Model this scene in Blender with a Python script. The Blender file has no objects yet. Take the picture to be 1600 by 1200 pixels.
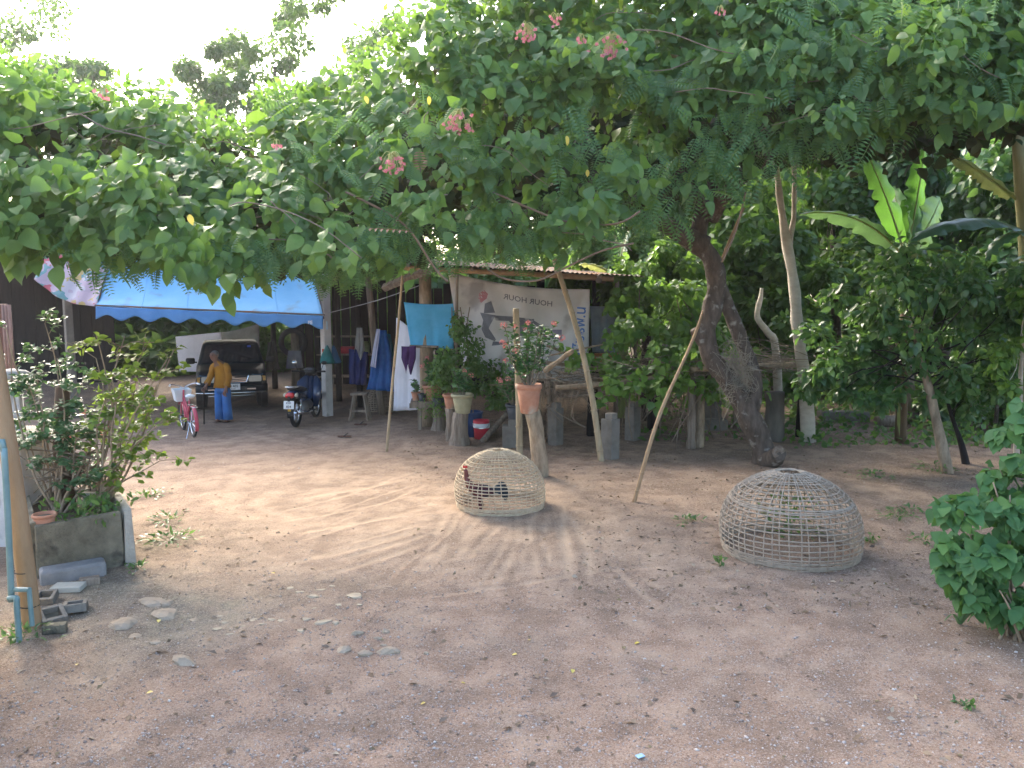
import bpy, math, random
import numpy as np
from mathutils import Vector, Matrix
random.seed(7); RNG = np.random.default_rng(7)
SC = bpy.context.scene
COL = SC.collection
R = math.radians
# ------------------------------------------------------------------ camera, sky, sun, exposure
PITCH = R(6.68); CAMZ = 2.7; FPX = 1280.0
cam_d = bpy.data.cameras.new('camera'); cam_d.sensor_width = 36; cam_d.lens = 28.8; cam_d.clip_end = 2000; cam_d.clip_start = .05
cam = bpy.data.objects.new('camera', cam_d); COL.objects.link(cam)
cam.location = (0, 0, CAMZ); cam.rotation_euler = (R(90) - PITCH, 0, 0)
SC.camera = cam
SUN_EL, SUN_AZ = R(33), R(-32)          # azimuth from +Y, negative = to the left
w = bpy.data.worlds.new('World'); SC.world = w; w.use_nodes = True
nt = w.node_tree; bg = nt.nodes['Background']
sky = nt.nodes.new('ShaderNodeTexSky'); sky.sky_type = 'NISHITA'; sky.sun_disc = False
sky.sun_elevation = SUN_EL; sky.sun_rotation = SUN_AZ; sky.dust_density = 3.5; sky.air_density = .85; sky.ozone_density = .9
nt.links.new(sky.outputs[0], bg.inputs[0]); bg.inputs[1].default_value = .15
sun_d = bpy.data.lights.new('sun', 'SUN'); sun_d.energy = .8; sun_d.angle = R(16); sun_d.color = (1, .92, .78)
sun = bpy.data.objects.new('sun', sun_d); COL.objects.link(sun)
sdir = Vector((math.sin(SUN_AZ) * math.cos(SUN_EL), math.cos(SUN_AZ) * math.cos(SUN_EL), math.sin(SUN_EL)))
sun.rotation_euler = sdir.to_track_quat('Z', 'Y').to_euler(); sun.location = sdir * 60
SC.view_settings.view_transform = 'Standard'; SC.view_settings.look = 'None'
SC.view_settings.exposure = 2.68; SC.view_settings.gamma = 1; SC.view_settings.use_curve_mapping = False
SC.cycles.use_denoising = True
SC.cycles.max_bounces = 8; SC.cycles.transparent_max_bounces = 8; SC.cycles.caustics_reflective = False; SC.cycles.caustics_refractive = False
# ------------------------------------------------------------------ survey: pixel of the 1600x1200 photograph + depth -> point in the place
CP, SP = math.cos(PITCH), math.sin(PITCH)
def ray(px, py):
    a, b = (px - 800) / FPX, (600 - py) / FPX
    return Vector((a, CP + b * SP, -SP + b * CP))
def at(px, py, Y):
    d = ray(px, py); t = Y / d.y
    return Vector((d.x * t, Y, CAMZ + d.z * t))
def G(px, py, z=0.):
    d = ray(px, py); t = (z - CAMZ) / d.z
    return Vector((d.x * t, d.y * t, z))
def m_px(Y): return Y / CP / FPX        # metres per pixel near the axis
# ------------------------------------------------------------------ noise and ground height
_LAT = np.random.default_rng(3).random((256, 256))
def vnoise(x, y):
    x = np.asarray(x, float); y = np.asarray(y, float)
    xi, yi = np.floor(x).astype(int), np.floor(y).astype(int); fx, fy = x - xi, y - yi
    fx = fx * fx * (3 - 2 * fx); fy = fy * fy * (3 - 2 * fy)
    g = lambda a, b: _LAT[a & 255, b & 255]
    return (g(xi, yi) * (1 - fx) + g(xi + 1, yi) * fx) * (1 - fy) + (g(xi, yi + 1) * (1 - fx) + g(xi + 1, yi + 1) * fx) * fy
def fbm(x, y, o=4):
    s, a = 0, .5
    for k in range(o):
        s = s + a * vnoise(x * 2 ** k + 17.3 * k, y * 2 ** k + 5.1 * k); a *= .5
    return s
def gz(x, y): return .05 * (fbm(np.asarray(x) * .35 + 40, np.asarray(y) * .35 + 40, 2) - .38)
def GG(px, py):
    p = G(px, py); p.z = float(gz(p.x, p.y)); return p
# ------------------------------------------------------------------ materials
MATS = {}
def ramp(nt, cols):
    r = nt.nodes.new('ShaderNodeValToRGB'); e = r.color_ramp.elements
    while len(e) < len(cols): e.new(.5)
    for i, c in enumerate(cols):
        e[i].position = i / (len(cols) - 1); e[i].color = (*c, 1)
    return r
def mat(name, col, col2=None, rough=.85, scale=6., bump=.25, bscale=45., metal=0., spec=.3, stretch=(1, 1, 1), trans=0., detail=5, dirt=None):
    if name in MATS: return MATS[name]
    m = bpy.data.materials.new(name); m.use_nodes = True; nt = m.node_tree; L = nt.links.new
    b = nt.nodes['Principled BSDF']
    if col2 is None: col2 = tuple(min(1, c * 1.35) for c in col); col = tuple(c * .72 for c in col)
    tc = nt.nodes.new('ShaderNodeTexCoord'); mp = nt.nodes.new('ShaderNodeMapping'); mp.inputs['Scale'].default_value = stretch
    L(tc.outputs['Object'], mp.inputs[0])
    n = nt.nodes.new('ShaderNodeTexNoise'); n.inputs['Scale'].default_value = scale; n.inputs['Detail'].default_value = detail; n.inputs['Roughness'].default_value = .65
    L(mp.outputs[0], n.inputs[0])
    mr = nt.nodes.new('ShaderNodeMapRange'); mr.inputs[1].default_value = .3; mr.inputs[2].default_value = .7; L(n.outputs[0], mr.inputs[0])
    r = ramp(nt, [col, col2]); L(mr.outputs[0], r.inputs[0]); out = r.outputs[0]
    if dirt:
        n3 = nt.nodes.new('ShaderNodeTexNoise'); n3.inputs['Scale'].default_value = dirt[1]; n3.inputs['Detail'].default_value = 6; L(tc.outputs['Object'], n3.inputs[0])
        m3 = nt.nodes.new('ShaderNodeMapRange'); m3.inputs[1].default_value = dirt[2]; m3.inputs[2].default_value = dirt[2] + .12; L(n3.outputs[0], m3.inputs[0])
        mx = nt.nodes.new('ShaderNodeMix'); mx.data_type = 'RGBA'; L(m3.outputs[0], mx.inputs[0]); L(out, mx.inputs[6]); mx.inputs[7].default_value = (*dirt[0], 1); out = mx.outputs[2]
    L(out, b.inputs['Base Color'])
    b.inputs['Roughness'].default_value = rough; b.inputs['Metallic'].default_value = metal; b.inputs['Specular IOR Level'].default_value = spec
    if bump:
        n2 = nt.nodes.new('ShaderNodeTexNoise'); n2.inputs['Scale'].default_value = bscale; n2.inputs['Detail'].default_value = 4; L(mp.outputs[0], n2.inputs[0])
        bp = nt.nodes.new('ShaderNodeBump'); bp.inputs['Strength'].default_value = bump; bp.inputs['Distance'].default_value = .02
        L(n2.outputs[0], bp.inputs['Height']); L(bp.outputs[0], b.inputs['Normal'])
    if trans:
        tr = nt.nodes.new('ShaderNodeBsdfTranslucent'); L(out, tr.inputs[0]); mx2 = nt.nodes.new('ShaderNodeMixShader'); mx2.inputs[0].default_value = trans
        L(b.outputs[0], mx2.inputs[1]); L(tr.outputs[0], mx2.inputs[2]); L(mx2.outputs[0], nt.nodes['Material Output'].inputs[0])
    MATS[name] = m; return m
def leafmat(name, cols, trans=.4, tcol=(.22, .40, .05), rough=.42, spec=.5):
    if name in MATS: return MATS[name]
    m = bpy.data.materials.new(name); m.use_nodes = True; nt = m.node_tree; L = nt.links.new
    b = nt.nodes['Principled BSDF']
    g = nt.nodes.new('ShaderNodeNewGeometry'); oi = nt.nodes.new('ShaderNodeObjectInfo')
    ad = nt.nodes.new('ShaderNodeMath'); ad.operation = 'ADD'; L(g.outputs['Random Per Island'], ad.inputs[0]); L(oi.outputs['Random'], ad.inputs[1])
    fr = nt.nodes.new('ShaderNodeMath'); fr.operation = 'FRACT'; L(ad.outputs[0], fr.inputs[0])
    r = ramp(nt, cols); L(fr.outputs[0], r.inputs[0])
    tc = nt.nodes.new('ShaderNodeTexCoord'); n = nt.nodes.new('ShaderNodeTexNoise'); n.inputs['Scale'].default_value = 30; L(tc.outputs['Object'], n.inputs[0])
    hs = nt.nodes.new('ShaderNodeHueSaturation'); mr = nt.nodes.new('ShaderNodeMapRange'); mr.inputs[3].default_value = .75; mr.inputs[4].default_value = 1.25
    L(n.outputs[0], mr.inputs[0]); L(mr.outputs[0], hs.inputs['Value']); L(r.outputs[0], hs.inputs['Color'])
    L(hs.outputs[0], b.inputs['Base Color']); b.inputs['Roughness'].default_value = rough; b.inputs['Specular IOR Level'].default_value = spec
    tr = nt.nodes.new('ShaderNodeBsdfTranslucent')
    mx = nt.nodes.new('ShaderNodeMix'); mx.data_type = 'RGBA'; mx.inputs[0].default_value = .55; L(hs.outputs[0], mx.inputs[6]); mx.inputs[7].default_value = (*tcol, 1)
    L(mx.outputs[2], tr.inputs[0]); ms = nt.nodes.new('ShaderNodeMixShader'); ms.inputs[0].default_value = trans
    L(b.outputs[0], ms.inputs[1]); L(tr.outputs[0], ms.inputs[2]); L(ms.outputs[0], nt.nodes['Material Output'].inputs[0])
    MATS[name] = m; return m
# ------------------------------------------------------------------ builders
ORG = {}
def thing(name, label, cat, loc=(0, 0, 0), rotz=0., group=None):
    o = bpy.data.objects.new(name, None); COL.objects.link(o); o.empty_display_size = .1
    o.location = loc; o.rotation_euler = (0, 0, rotz); ORG[o] = Vector(loc)
    return tag(o, label, cat, group)
def tag(o, label=None, cat=None, group=None, kind=None):
    if label: o['label'] = label
    if cat: o['category'] = cat
    if group: o['group'] = group
    if kind: o['kind'] = kind
    return o
def link(name, me, parent=None, origin=None):
    """mesh in world coordinates unless the parent is a local-coordinates thing"""
    o = bpy.data.objects.new(name, me); COL.objects.link(o)
    if parent is not None:
        o.parent = parent; off = ORG.get(parent, Vector()); ORG[o] = off
        if parent in LOCAL: LOCAL.add(o)
        elif off.length: me.transform(Matrix.Translation(-off))
    elif origin is not None:
        me.transform(Matrix.Translation(-Vector(origin))); o.location = origin; ORG[o] = Vector(origin)
    return o
LOCAL = set()
class MB:
    def __init__(s): s.v = []; s.f = []; s.mi = []
    def add(s, v, f, mi=0):
        k = len(s.v); s.v += [tuple(p) for p in v]; s.f += [tuple(i + k for i in q) for q in f]; s.mi += [mi] * len(f); return s
    def box(s, c, d, rot=None, taper=1., mi=0):
        x, y, z = d[0] / 2, d[1] / 2, d[2] / 2
        P = [Vector((a * x * (taper if e > 0 else 1), b * y * (taper if e > 0 else 1), e * z)) for e in (-1, 1) for b in (-1, 1) for a in (-1, 1)]
        if rot is not None: P = [rot @ p for p in P]
        c = Vector(c)
        return s.add([p + c for p in P], [(0, 2, 3, 1), (4, 5, 7, 6), (0, 1, 5, 4), (2, 6, 7, 3), (0, 4, 6, 2), (1, 3, 7, 5)], mi)
    def tube(s, pts, rad, n=8, caps=True, flat=1., mi=0):
        pts = [Vector(p) for p in pts]
        if not hasattr(rad, '__len__'): rad = [rad] * len(pts)
        V = []; F = []; up = None
        for i, p in enumerate(pts):
            d = (pts[min(i + 1, len(pts) - 1)] - pts[max(i - 1, 0)]).normalized()
            if up is None:
                up = Vector((0, 0, 1)) if abs(d.z) < .9 else Vector((1, 0, 0))
            x = d.cross(up).normalized(); y = x.cross(d).normalized(); up = y
            for k in range(n):
                a = 2 * math.pi * k / n
                V.append(p + (x * math.cos(a) + y * math.sin(a) * flat) * rad[i])
        for i in range(len(pts) - 1):
            for k in range(n):
                k2 = (k + 1) % n
                F.append((i * n + k, i * n + k2, (i + 1) * n + k2, (i + 1) * n + k))
        if caps:
            F.append(tuple(range(n))[::-1]); F.append(tuple((len(pts) - 1) * n + k for k in range(n)))
        return s.add(V, F, mi)
    def lathe(s, prof, c=(0, 0, 0), n=20, rot=None, wob=0., mi=0):
        V = []; F = []; c = Vector(c)
        for i, (r, z) in enumerate(prof):
            for k in range(n):
                a = 2 * math.pi * k / n; q = 1 + wob * math.sin(3 * a + 1.3 * z * 9)
                p = Vector((r * q * math.cos(a), r * q * math.sin(a), z))
                V.append((rot @ p if rot is not None else p) + c)
        for i in range(len(prof) - 1):
            for k in range(n):
                k2 = (k + 1) % n; F.append((i * n + k, i * n + k2, (i + 1) * n + k2, (i + 1) * n + k))
        F.append(tuple(range(n))[::-1]); F.append(tuple((len(prof) - 1) * n + k for k in range(n)))
        return s.add(V, F, mi)
    def loft(s, rings, cap=True, closed=True, mi=0):
        n = len(rings[0]); V = [p for r in rings for p in r]; F = []
        for i in range(len(rings) - 1):
            for k in range(n if closed else n - 1):
                k2 = (k + 1) % n; F.append((i * n + k, i * n + k2, (i + 1) * n + k2, (i + 1) * n + k))
        if cap: F.append(tuple(range(n))[::-1]); F.append(tuple((len(rings) - 1) * n + k for k in range(n)))
        return s.add(V, F, mi)
    def grid(s, fn, nu, nv, mi=0):
        V = [fn(i / nu, j / nv) for j in range(nv + 1) for i in range(nu + 1)]
        F = [(j * (nu + 1) + i, j * (nu + 1) + i + 1, (j + 1) * (nu + 1) + i + 1, (j + 1) * (nu + 1) + i) for j in range(nv) for i in range(nu)]
        return s.add(V, F, mi)
    def mesh(s, name, ms, smooth=False):
        me = bpy.data.meshes.new(name); me.from_pydata(s.v, [], s.f)
        for m in (ms if isinstance(ms, (list, tuple)) else [ms]): me.materials.append(m)
        if any(s.mi): me.polygons.foreach_set('material_index', s.mi)
        if smooth: me.polygons.foreach_set('use_smooth', [True] * len(me.polygons))
        me.update(); return me
    def build(s, name, ms, parent=None, smooth=False, origin=None, bevel=0., thick=0., sub=0):
        o = link(name, s.mesh(name, ms, smooth), parent, origin)
        if thick: q = o.modifiers.new('thickness', 'SOLIDIFY'); q.thickness = thick
        if bevel: q = o.modifiers.new('bevel', 'BEVEL'); q.width = bevel; q.segments = 2; q.limit_method = 'ANGLE'; q.angle_limit = R(40)
        if sub: q = o.modifiers.new('subdiv', 'SUBSURF'); q.levels = sub; q.render_levels = sub
        return o
def np_mesh(name, V, T, m, smooth=False):
    me = bpy.data.meshes.new(name); V = np.ascontiguousarray(V, np.float32); T = np.ascontiguousarray(T, np.int32)
    me.vertices.add(len(V)); me.vertices.foreach_set('co', V.ravel())
    me.loops.add(T.size); me.loops.foreach_set('vertex_index', T.ravel())
    me.polygons.add(len(T)); me.polygons.foreach_set('loop_start', np.arange(0, T.size, 3, dtype=np.int32))
    if smooth: me.polygons.foreach_set('use_smooth', np.ones(len(T), bool))
    me.materials.append(m); me.update(calc_edges=True); return me
def norm(a): return a / np.maximum(np.linalg.norm(a, axis=-1, keepdims=True), 1e-9)
def frames(D, N):
    D = norm(D); N = N - D * (N * D).sum(-1, keepdims=True); N = norm(N + 1e-6); X = np.cross(D, N)
    return np.stack([X, D, N], axis=2)
def scatter(tm, P, D, N, S):
    tv, tt = tm; RR = frames(D, N)
    V = P[:, None, :] + np.einsum('nij,kj->nki', RR, tv) * S[:, None, None]
    T = tt[None] + (np.arange(len(P)) * len(tv))[:, None, None]
    return V.reshape(-1, 3), T.reshape(-1, 3)
def leaf_tm(wd=.32, fold=.10, droop=.12):
    v = np.array([(0, 0, 0), (-wd, .30, fold), (0, .33, 0), (wd, .30, fold), (-wd * .82, .62, fold * .6 - droop * .3), (0, .66, -droop * .4), (wd * .82, .62, fold * .6 - droop * .3), (0, 1, -droop)], float)
    t = np.array([(0, 2, 1), (0, 3, 2), (1, 2, 5), (1, 5, 4), (2, 3, 6), (2, 6, 5), (4, 5, 7), (5, 6, 7)])
    return v, t
def ovate_tm(wd=.34, fold=.09, droop=.14, curl=.05, peak=.36):
    v = [(0, 0, 0)]; t = []; ts = (.10, .24, .40, .58, .75, .89)
    for k, y in enumerate(ts):
        x = wd * (math.sin(math.pi * y ** (math.log(.5) / math.log(peak)))) ** .85; z = -droop * y * y
        v += [(-x, y - .02, z + fold * x / wd + curl * math.sin(9 * y)), (0, y, z), (x, y - .02, z + fold * x / wd - curl * math.sin(8 * y + 1))]
    v.append((0, 1, -droop)); e = len(v) - 1
    t += [(0, 2, 1), (0, 3, 2)]
    for k in range(len(ts) - 1):
        a = 1 + 3 * k; b = a + 3; t += [(a, a + 1, b + 1), (a, b + 1, b), (a + 1, a + 2, b + 2), (a + 1, b + 2, b + 1)]
    a = 1 + 3 * (len(ts) - 1); t += [(a, a + 1, e), (a + 1, a + 2, e)]
    return np.array(v, float), np.array(t)
OVATE = ovate_tm(); OVAL = ovate_tm(.27, .06, .2, .03, .45); HEART = ovate_tm(.42, .10, .12, .04, .30)
LEAF = leaf_tm(); SLIM = leaf_tm(.2, .07, .16); BROAD = leaf_tm(.42, .10, .14)
KITE = (np.array([(0, 0, 0), (-.28, .45, .07), (0, 1, -.08), (.28, .45, .07)], float), np.array([(0, 2, 1), (0, 3, 2)]))
def frond_tm(k=11, ll=.17, droop=.35):
    v = []; t = []
    for i in range(k):
        y = .1 + .9 * i / k; z = -droop * y * y; l = ll * (1 - .45 * abs(2 * i / k - .9)) * (1 if i < k - 1 else .8)
        for sx in (-1, 1):
            b = len(v); v += [(0, y, z), (sx * l * .5, y - .022, z - .015), (sx * l, y + .02, z - .05), (sx * l * .5, y + .034, z - .015)]
            t += [(b, b + 1, b + 2), (b, b + 2, b + 3)]
    b = len(v); v += [(-.008, 0, 0), (.008, 0, 0), (0, .55, -droop * .3), (0, 1, -droop)]; t += [(b, b + 1, b + 2), (b, b + 2, b + 3)]
    return np.array(v, float), np.array(t)
FROND = frond_tm(10, .25, .3)
def rnd(n, s=1.): return RNG.normal(0, s, (n, 3))
TMESH = {}
def foliage(root, P, D, N, S, tm, m, nsep=0, prio=None, part='foliage', stuff=True, piece='leaf'):
    """leaves of a plant: the nsep most visible are leaf objects, the rest one part"""
    n = len(P); P = np.asarray(P, float)
    if prio is None: prio = S / np.linalg.norm(P - np.array([0, 0, CAMZ]), axis=1)
    order = np.argsort(-prio); sep, rest = order[:nsep], order[nsep:]
    off = np.array(ORG.get(root, Vector()))
    if nsep:
        key = (id(tm), m.name)
        if key not in TMESH: TMESH[key] = np_mesh(piece, tm[0], tm[1], m, True)
        RR = frames(D[sep], N[sep])
        for j, i in enumerate(sep):
            o = bpy.data.objects.new(piece, TMESH[key]); COL.objects.link(o); o.parent = root
            M4 = np.eye(4); M4[:3, :3] = RR[j] * S[i]; M4[:3, 3] = P[i] - off; o.matrix_local = Matrix(M4.tolist())
    if len(rest):
        V, T = scatter(tm, P[rest], D[rest], N[rest], S[rest])
        o = link(part, np_mesh(part, V, T, m, len(tm[0]) > 10), root)
        if stuff: o['kind'] = 'stuff'
        return o
def clump_pts(c, rad, ncl, nl, cr=.38, flat=.8, up=.5):
    """leaf positions in clumps spread over an ellipsoid"""
    d = norm(rnd(ncl)); rr = RNG.uniform(.45, 1., (ncl, 1)) ; cc = np.array(c) + d * rr * np.array(rad)
    crs = cr * np.mean(rad) * RNG.uniform(.6, 1.25, ncl)
    k = RNG.integers(0, ncl, nl); dd = norm(rnd(nl))
    P = cc[k] + dd * (crs[k] * RNG.uniform(.45, 1.05, nl))[:, None] * np.array([1, 1, flat])
    N = norm(dd * .8 + np.array([0, 0, up]) + rnd(nl, .45)); D = norm(dd * .7 + np.array([0, 0, -.55]) + rnd(nl, .5))
    return P, D, N, cc
def crv(p0, p1, bend=.1, n=7, wob=.03):
    p0, p1 = Vector(p0), Vector(p1); L = (p1 - p0).length; b = Vector((random.uniform(-1, 1), random.uniform(-1, 1), random.uniform(-.3, 1))) * bend * L
    return [p0.lerp(p1, t) + b * 4 * t * (1 - t) * .5 + Vector([random.uniform(-1, 1) * wob * L * (0 < t < 1) for _ in range(3)]) for t in [i / (n - 1) for i in range(n)]]
def spline(pts, k=4):
    pts = [Vector(p) for p in pts]; out = []
    for i in range(len(pts) - 1):
        p0, p1, p2, p3 = pts[max(i - 1, 0)], pts[i], pts[i + 1], pts[min(i + 2, len(pts) - 1)]
        for j in range(k):
            t = j / k; out.append(.5 * ((2 * p1) + (p2 - p0) * t + (2 * p0 - 5 * p1 + 4 * p2 - p3) * t * t + (3 * p1 - p0 - 3 * p2 + p3) * t ** 3))
    return out + [pts[-1]]
def text_mesh(body, size, name, m, extrude=.001):
    c = bpy.data.curves.new(name, 'FONT'); c.body = body; c.size = size; c.align_x = 'CENTER'; c.align_y = 'CENTER'; c.extrude = extrude; c.offset = size * .012; c.resolution_u = 2
    o = bpy.data.objects.new(name, c); COL.objects.link(o); bpy.context.view_layer.update()
    me = bpy.data.meshes.new_from_object(o.evaluated_get(bpy.context.evaluated_depsgraph_get())); bpy.data.objects.remove(o); bpy.data.curves.remove(c)
    me.name = name; me.materials.clear(); me.materials.append(m); return me
def cloth(a, b, c, d, wave=.03, nw=4, sag=.05, nu=24, nv=16, ph=0., fn=None):
    """top-left, top-right, bottom-right, bottom-left"""
    a, b, c, d = map(Vector, (a, b, c, d)); nrm = (b - a).cross(d - a).normalized(); mb = MB()
    def f(u, v):
        p = a.lerp(b, u).lerp(d.lerp(c, u), v)
        p = p + nrm * (wave * (.35 + .65 * v) * (math.sin(u * nw * 6.28 + ph + v * 1.7) + .5 * math.sin(u * nw * 13 + 2 * ph)) + wave * .5 * math.sin(v * 9 + u * 5 + ph))
        p.z -= sag * 4 * u * (1 - u) * (1 - v * .6)
        return fn(p, u, v) if fn else p
    return mb.grid(f, nu, nv)
# ================================================================== GROUND
def axis(lo, hi, step, far):
    a = list(np.arange(lo, hi, step)); s = step; x = lo; l = []
    while x > -far: s *= 1.35; x -= s; l.append(x)
    s = step; x = a[-1]; r = []
    while x < far: s *= 1.35; x += s; r.append(x)
    return np.array(l[::-1] + a + r)
gx, gy = axis(-7.5, 7.5, .045, 600), axis(3.6, 17, .045, 600)
XX, YY = np.meshgrid(gx, gy)
def strokes(X, Y):
    """broom and cart marks swept into the loose sand in front of the cage"""
    hgt = np.zeros_like(X); msk = np.zeros_like(X); rr = random.Random(5)
    L = []
    for i in range(16):
        t = i / 15; L.append(((600 + 300 * t + rr.uniform(-12, 12), 905 + rr.uniform(-40, 25)), (705 + 170 * t + rr.uniform(-10, 10), 800 + rr.uniform(-15, 20))))
    for i in range(14): 
        y = 735 + i * 9; L.append(((470 + rr.uniform(-60, 70), y + rr.uniform(30, 60)), (700 + rr.uniform(-50, 0), y - rr.uniform(-10, 15))))
    L += [((640, 935), (905, 900)), ((900, 900), (1050, 885)), ((985, 890), (1080, 945)), ((900, 880), (870, 800)), ((930, 915), (890, 800)), ((1020, 950), (960, 880))]
    for a, b in L:
        a, b = G(*a), G(*b); d = (b - a); ln = d.length; d /= ln
        u = (X - a.x) * d.x + (Y - a.y) * d.y; v = (X - a.x) * -d.y + (Y - a.y) * d.x; v = v + .05 * np.sin(u * 2.2 + a.x * 7)
        wd = rr.uniform(.022, .05); k = np.exp(-(v / wd) ** 2) * np.clip(u / .3, 0, 1) * np.clip((ln - u) / .3, 0, 1)
        sh = np.exp(-((np.abs(v) - wd * 2) / wd) ** 2) * np.clip(u / .3, 0, 1) * np.clip((ln - u) / .3, 0, 1)
        hgt += -.005 * k + .003 * sh; msk += .85 * k - .3 * sh
    return hgt, np.clip(msk, -1, 1)
def to_px(X, Y):
    dz = -CAMZ; dep = Y * CP - dz * SP; up = Y * SP + dz * CP
    return 800 + FPX * X / np.maximum(dep, .1), 600 - FPX * up / np.maximum(dep, .1)
near = np.exp(-(np.maximum(0, np.maximum(np.abs(XX) - 8, np.maximum(YY - 18, 3 - YY))) / 3) ** 2)
sh, sm = strokes(XX, YY)
n1 = fbm(XX * 1.1, YY * 1.1, 5); n2 = fbm(XX * 5 + 9, YY * 5, 4); n3 = fbm(XX * 14, YY * 14 + 3, 3)
ZZ = gz(XX, YY) + near * ((n2 - .47) * .018 + (n3 - .44) * .014 + sh)
def ell(cx, cy, rx, ry, X=XX, Y=YY):
    return np.sqrt(((X - cx) / rx) ** 2 + ((Y - cy) / ry) ** 2)
c0 = G(600, 800); c1 = G(800, 880)
wob = (n1 - .47) * 1.5
sand = np.clip(1.35 - ell(c0.x, c0.y, 3.4, 4.2) + wob, 0, 1); sand = np.maximum(sand, np.clip(1.3 - ell(c1.x, c1.y, 2.6, 2.0) + wob, 0, 1)); 
red = np.clip((7.6 - YY) * .8 + wob * 1.2 + .1, 0, 1)
mo = G(170, 950); moss = np.clip(1.35 - ell(mo.x, mo.y, 1.9, 1.15) + wob * 1.2, 0, 1) 
mo2 = G(240, 850); moss = np.maximum(moss, .8 * np.clip(1.2 - ell(mo2.x, mo2.y, .75, 1.2) + wob * 1.2, 0, 1))
hum = np.clip((YY - 13.2 + (XX > -1.2) * .8) * .8 + wob, 0, 1) * np.clip((XX + 1.6) * 1.2, 0, 1); hum = np.maximum(hum, .75 * np.clip((XX - 2.2) * .5 + wob * 1.3, 0, 1) * np.clip((YY - 5.5) * .5, 0, 1))
hum = np.maximum(hum, np.clip((YY - 17.2) * .7 + wob * .5, 0, 1))
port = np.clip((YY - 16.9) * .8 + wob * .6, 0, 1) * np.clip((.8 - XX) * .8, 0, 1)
litter = np.clip(.25 + sm * .6 + (n2 - .47) * 1.2, 0, 1) 
Vg = np.stack([XX, YY, ZZ], -1).reshape(-1, 3); ny, nx = XX.shape
idx = np.arange(nx * ny).reshape(ny, nx)
q = np.stack([idx[:-1, :-1], idx[:-1, 1:], idx[1:, 1:], idx[1:, :-1]], -1).reshape(-1, 4)
Tg = np.concatenate([q[:, [0, 1, 2]], q[:, [0, 2, 3]]])
def ground_material():
    m = bpy.data.materials.new('yard_dirt'); m.use_nodes = True; nt = m.node_tree; L = nt.links.new; b = nt.nodes['Principled BSDF']
    at1 = nt.nodes.new('ShaderNodeAttribute'); at1.attribute_name = 'soil'; at2 = nt.nodes.new('ShaderNodeAttribute'); at2.attribute_name = 'soil2'
    s1 = nt.nodes.new('ShaderNodeSeparateColor'); L(at1.outputs['Color'], s1.inputs[0]); s2 = nt.nodes.new('ShaderNodeSeparateColor'); L(at2.outputs['Color'], s2.inputs[0])
    tc = nt.nodes.new('ShaderNodeTexCoord')
    def noise(sc, d=6, ro=.6):
        n = nt.nodes.new('ShaderNodeTexNoise'); n.inputs['Scale'].default_value = sc; n.inputs['Detail'].default_value = d; n.inputs['Roughness'].default_value = ro; L(tc.outputs['Object'], n.inputs[0]); return n.outputs[0]
    def mix(f, a, bb):
        x = nt.nodes.new('ShaderNodeMix'); x.data_type = 'RGBA'
        if isinstance(f, float): x.inputs[0].default_value = f
        else: L(f, x.inputs[0])
        for k, c in ((6, a), (7, bb)):
            if isinstance(c, tuple): x.inputs[k].default_value = (*c, 1)
            else: L(c, x.inputs[k])
        return x.outputs[2]
    def mr(src, a, bb, lo=0., hi=1.):
        x = nt.nodes.new('ShaderNodeMapRange'); L(src, x.inputs[0]); x.inputs[1].default_value = a; x.inputs[2].default_value = bb; x.inputs[3].default_value = lo; x.inputs[4].default_value = hi; return x.outputs[0]
    fine = mr(noise(26, 8, .8), .32, .68); med = mr(noise(70, 4, .8), .34, .66); mid = mr(noise(4.5, 6), .35, .65); gr = mr(noise(150, 3, .8), .35, .65)
    base = mix(mid, (.255, .185, .135), (.34, .255, .19))
    c = mix(s1.outputs[0], base, mix(mid, (.34, .255, .185), (.44, .345, .26)))
    c = mix(s1.outputs[1], c, mix(mid, (.31, .21, .145), (.40, .285, .205)))
    c = mix(s1.outputs[2], c, mix(mid, (.135, .135, .115), (.24, .23, .17)))
    c = mix(s2.outputs[0], c, mix(mid, (.165, .125, .09), (.27, .20, .145)))
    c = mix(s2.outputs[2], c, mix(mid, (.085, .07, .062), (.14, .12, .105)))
    c = mix(mr(noise(.8, 6, .6), .47, .60, 0, .55), c, (.20, .15, .115)); c = mix(mr(noise(2.6, 5, .65), .52, .66, 0, .45), c, (.145, .115, .095))
    # loose grit: pale and dark specks
    c = mix(mr(fine, .60, .95, 0, .6), c, (.46, .385, .32)); c = mix(mr(fine, .42, .06, 0, .75), c, (.10, .075, .06)); c = mix(mr(med, .66, .9, 0, .7), c, (.54, .47, .41)); c = mix(mr(med, .32, .08, 0, .75), c, (.085, .065, .052))
    c = mix(mr(gr, .65, 1, 0, .5), c, (.52, .46, .41)); c = mix(mr(gr, .38, 0, 0, .6), c, (.10, .075, .06))
    c = mix(mr(s2.outputs[1], .25, .9, 0, .6), c, (.50, .40, .30)); c = mix(mr(s2.outputs[1], .22, 0, 0, .35), c, (.16, .12, .09))
    tn = nt.nodes.new('ShaderNodeMix'); tn.data_type = 'RGBA'; tn.blend_type = 'MULTIPLY'; tn.inputs[0].default_value = 1.; L(c, tn.inputs[6]); tn.inputs[7].default_value = (1.06, .985, .91, 1); L(tn.outputs[2], b.inputs['Base Color']); b.inputs['Roughness'].default_value = .95; b.inputs['Specular IOR Level'].default_value = .15
    bp = nt.nodes.new('ShaderNodeBump'); bp.inputs['Strength'].default_value = .8; bp.inputs['Distance'].default_value = .02; L(noise(60, 8, .75), bp.inputs['Height']); L(bp.outputs[0], b.inputs['Normal'])
    return m
gme = np_mesh('ground', Vg, Tg, ground_material(), True)
ca = gme.color_attributes.new('soil', 'FLOAT_COLOR', 'POINT'); on = np.ones(nx * ny)
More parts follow.
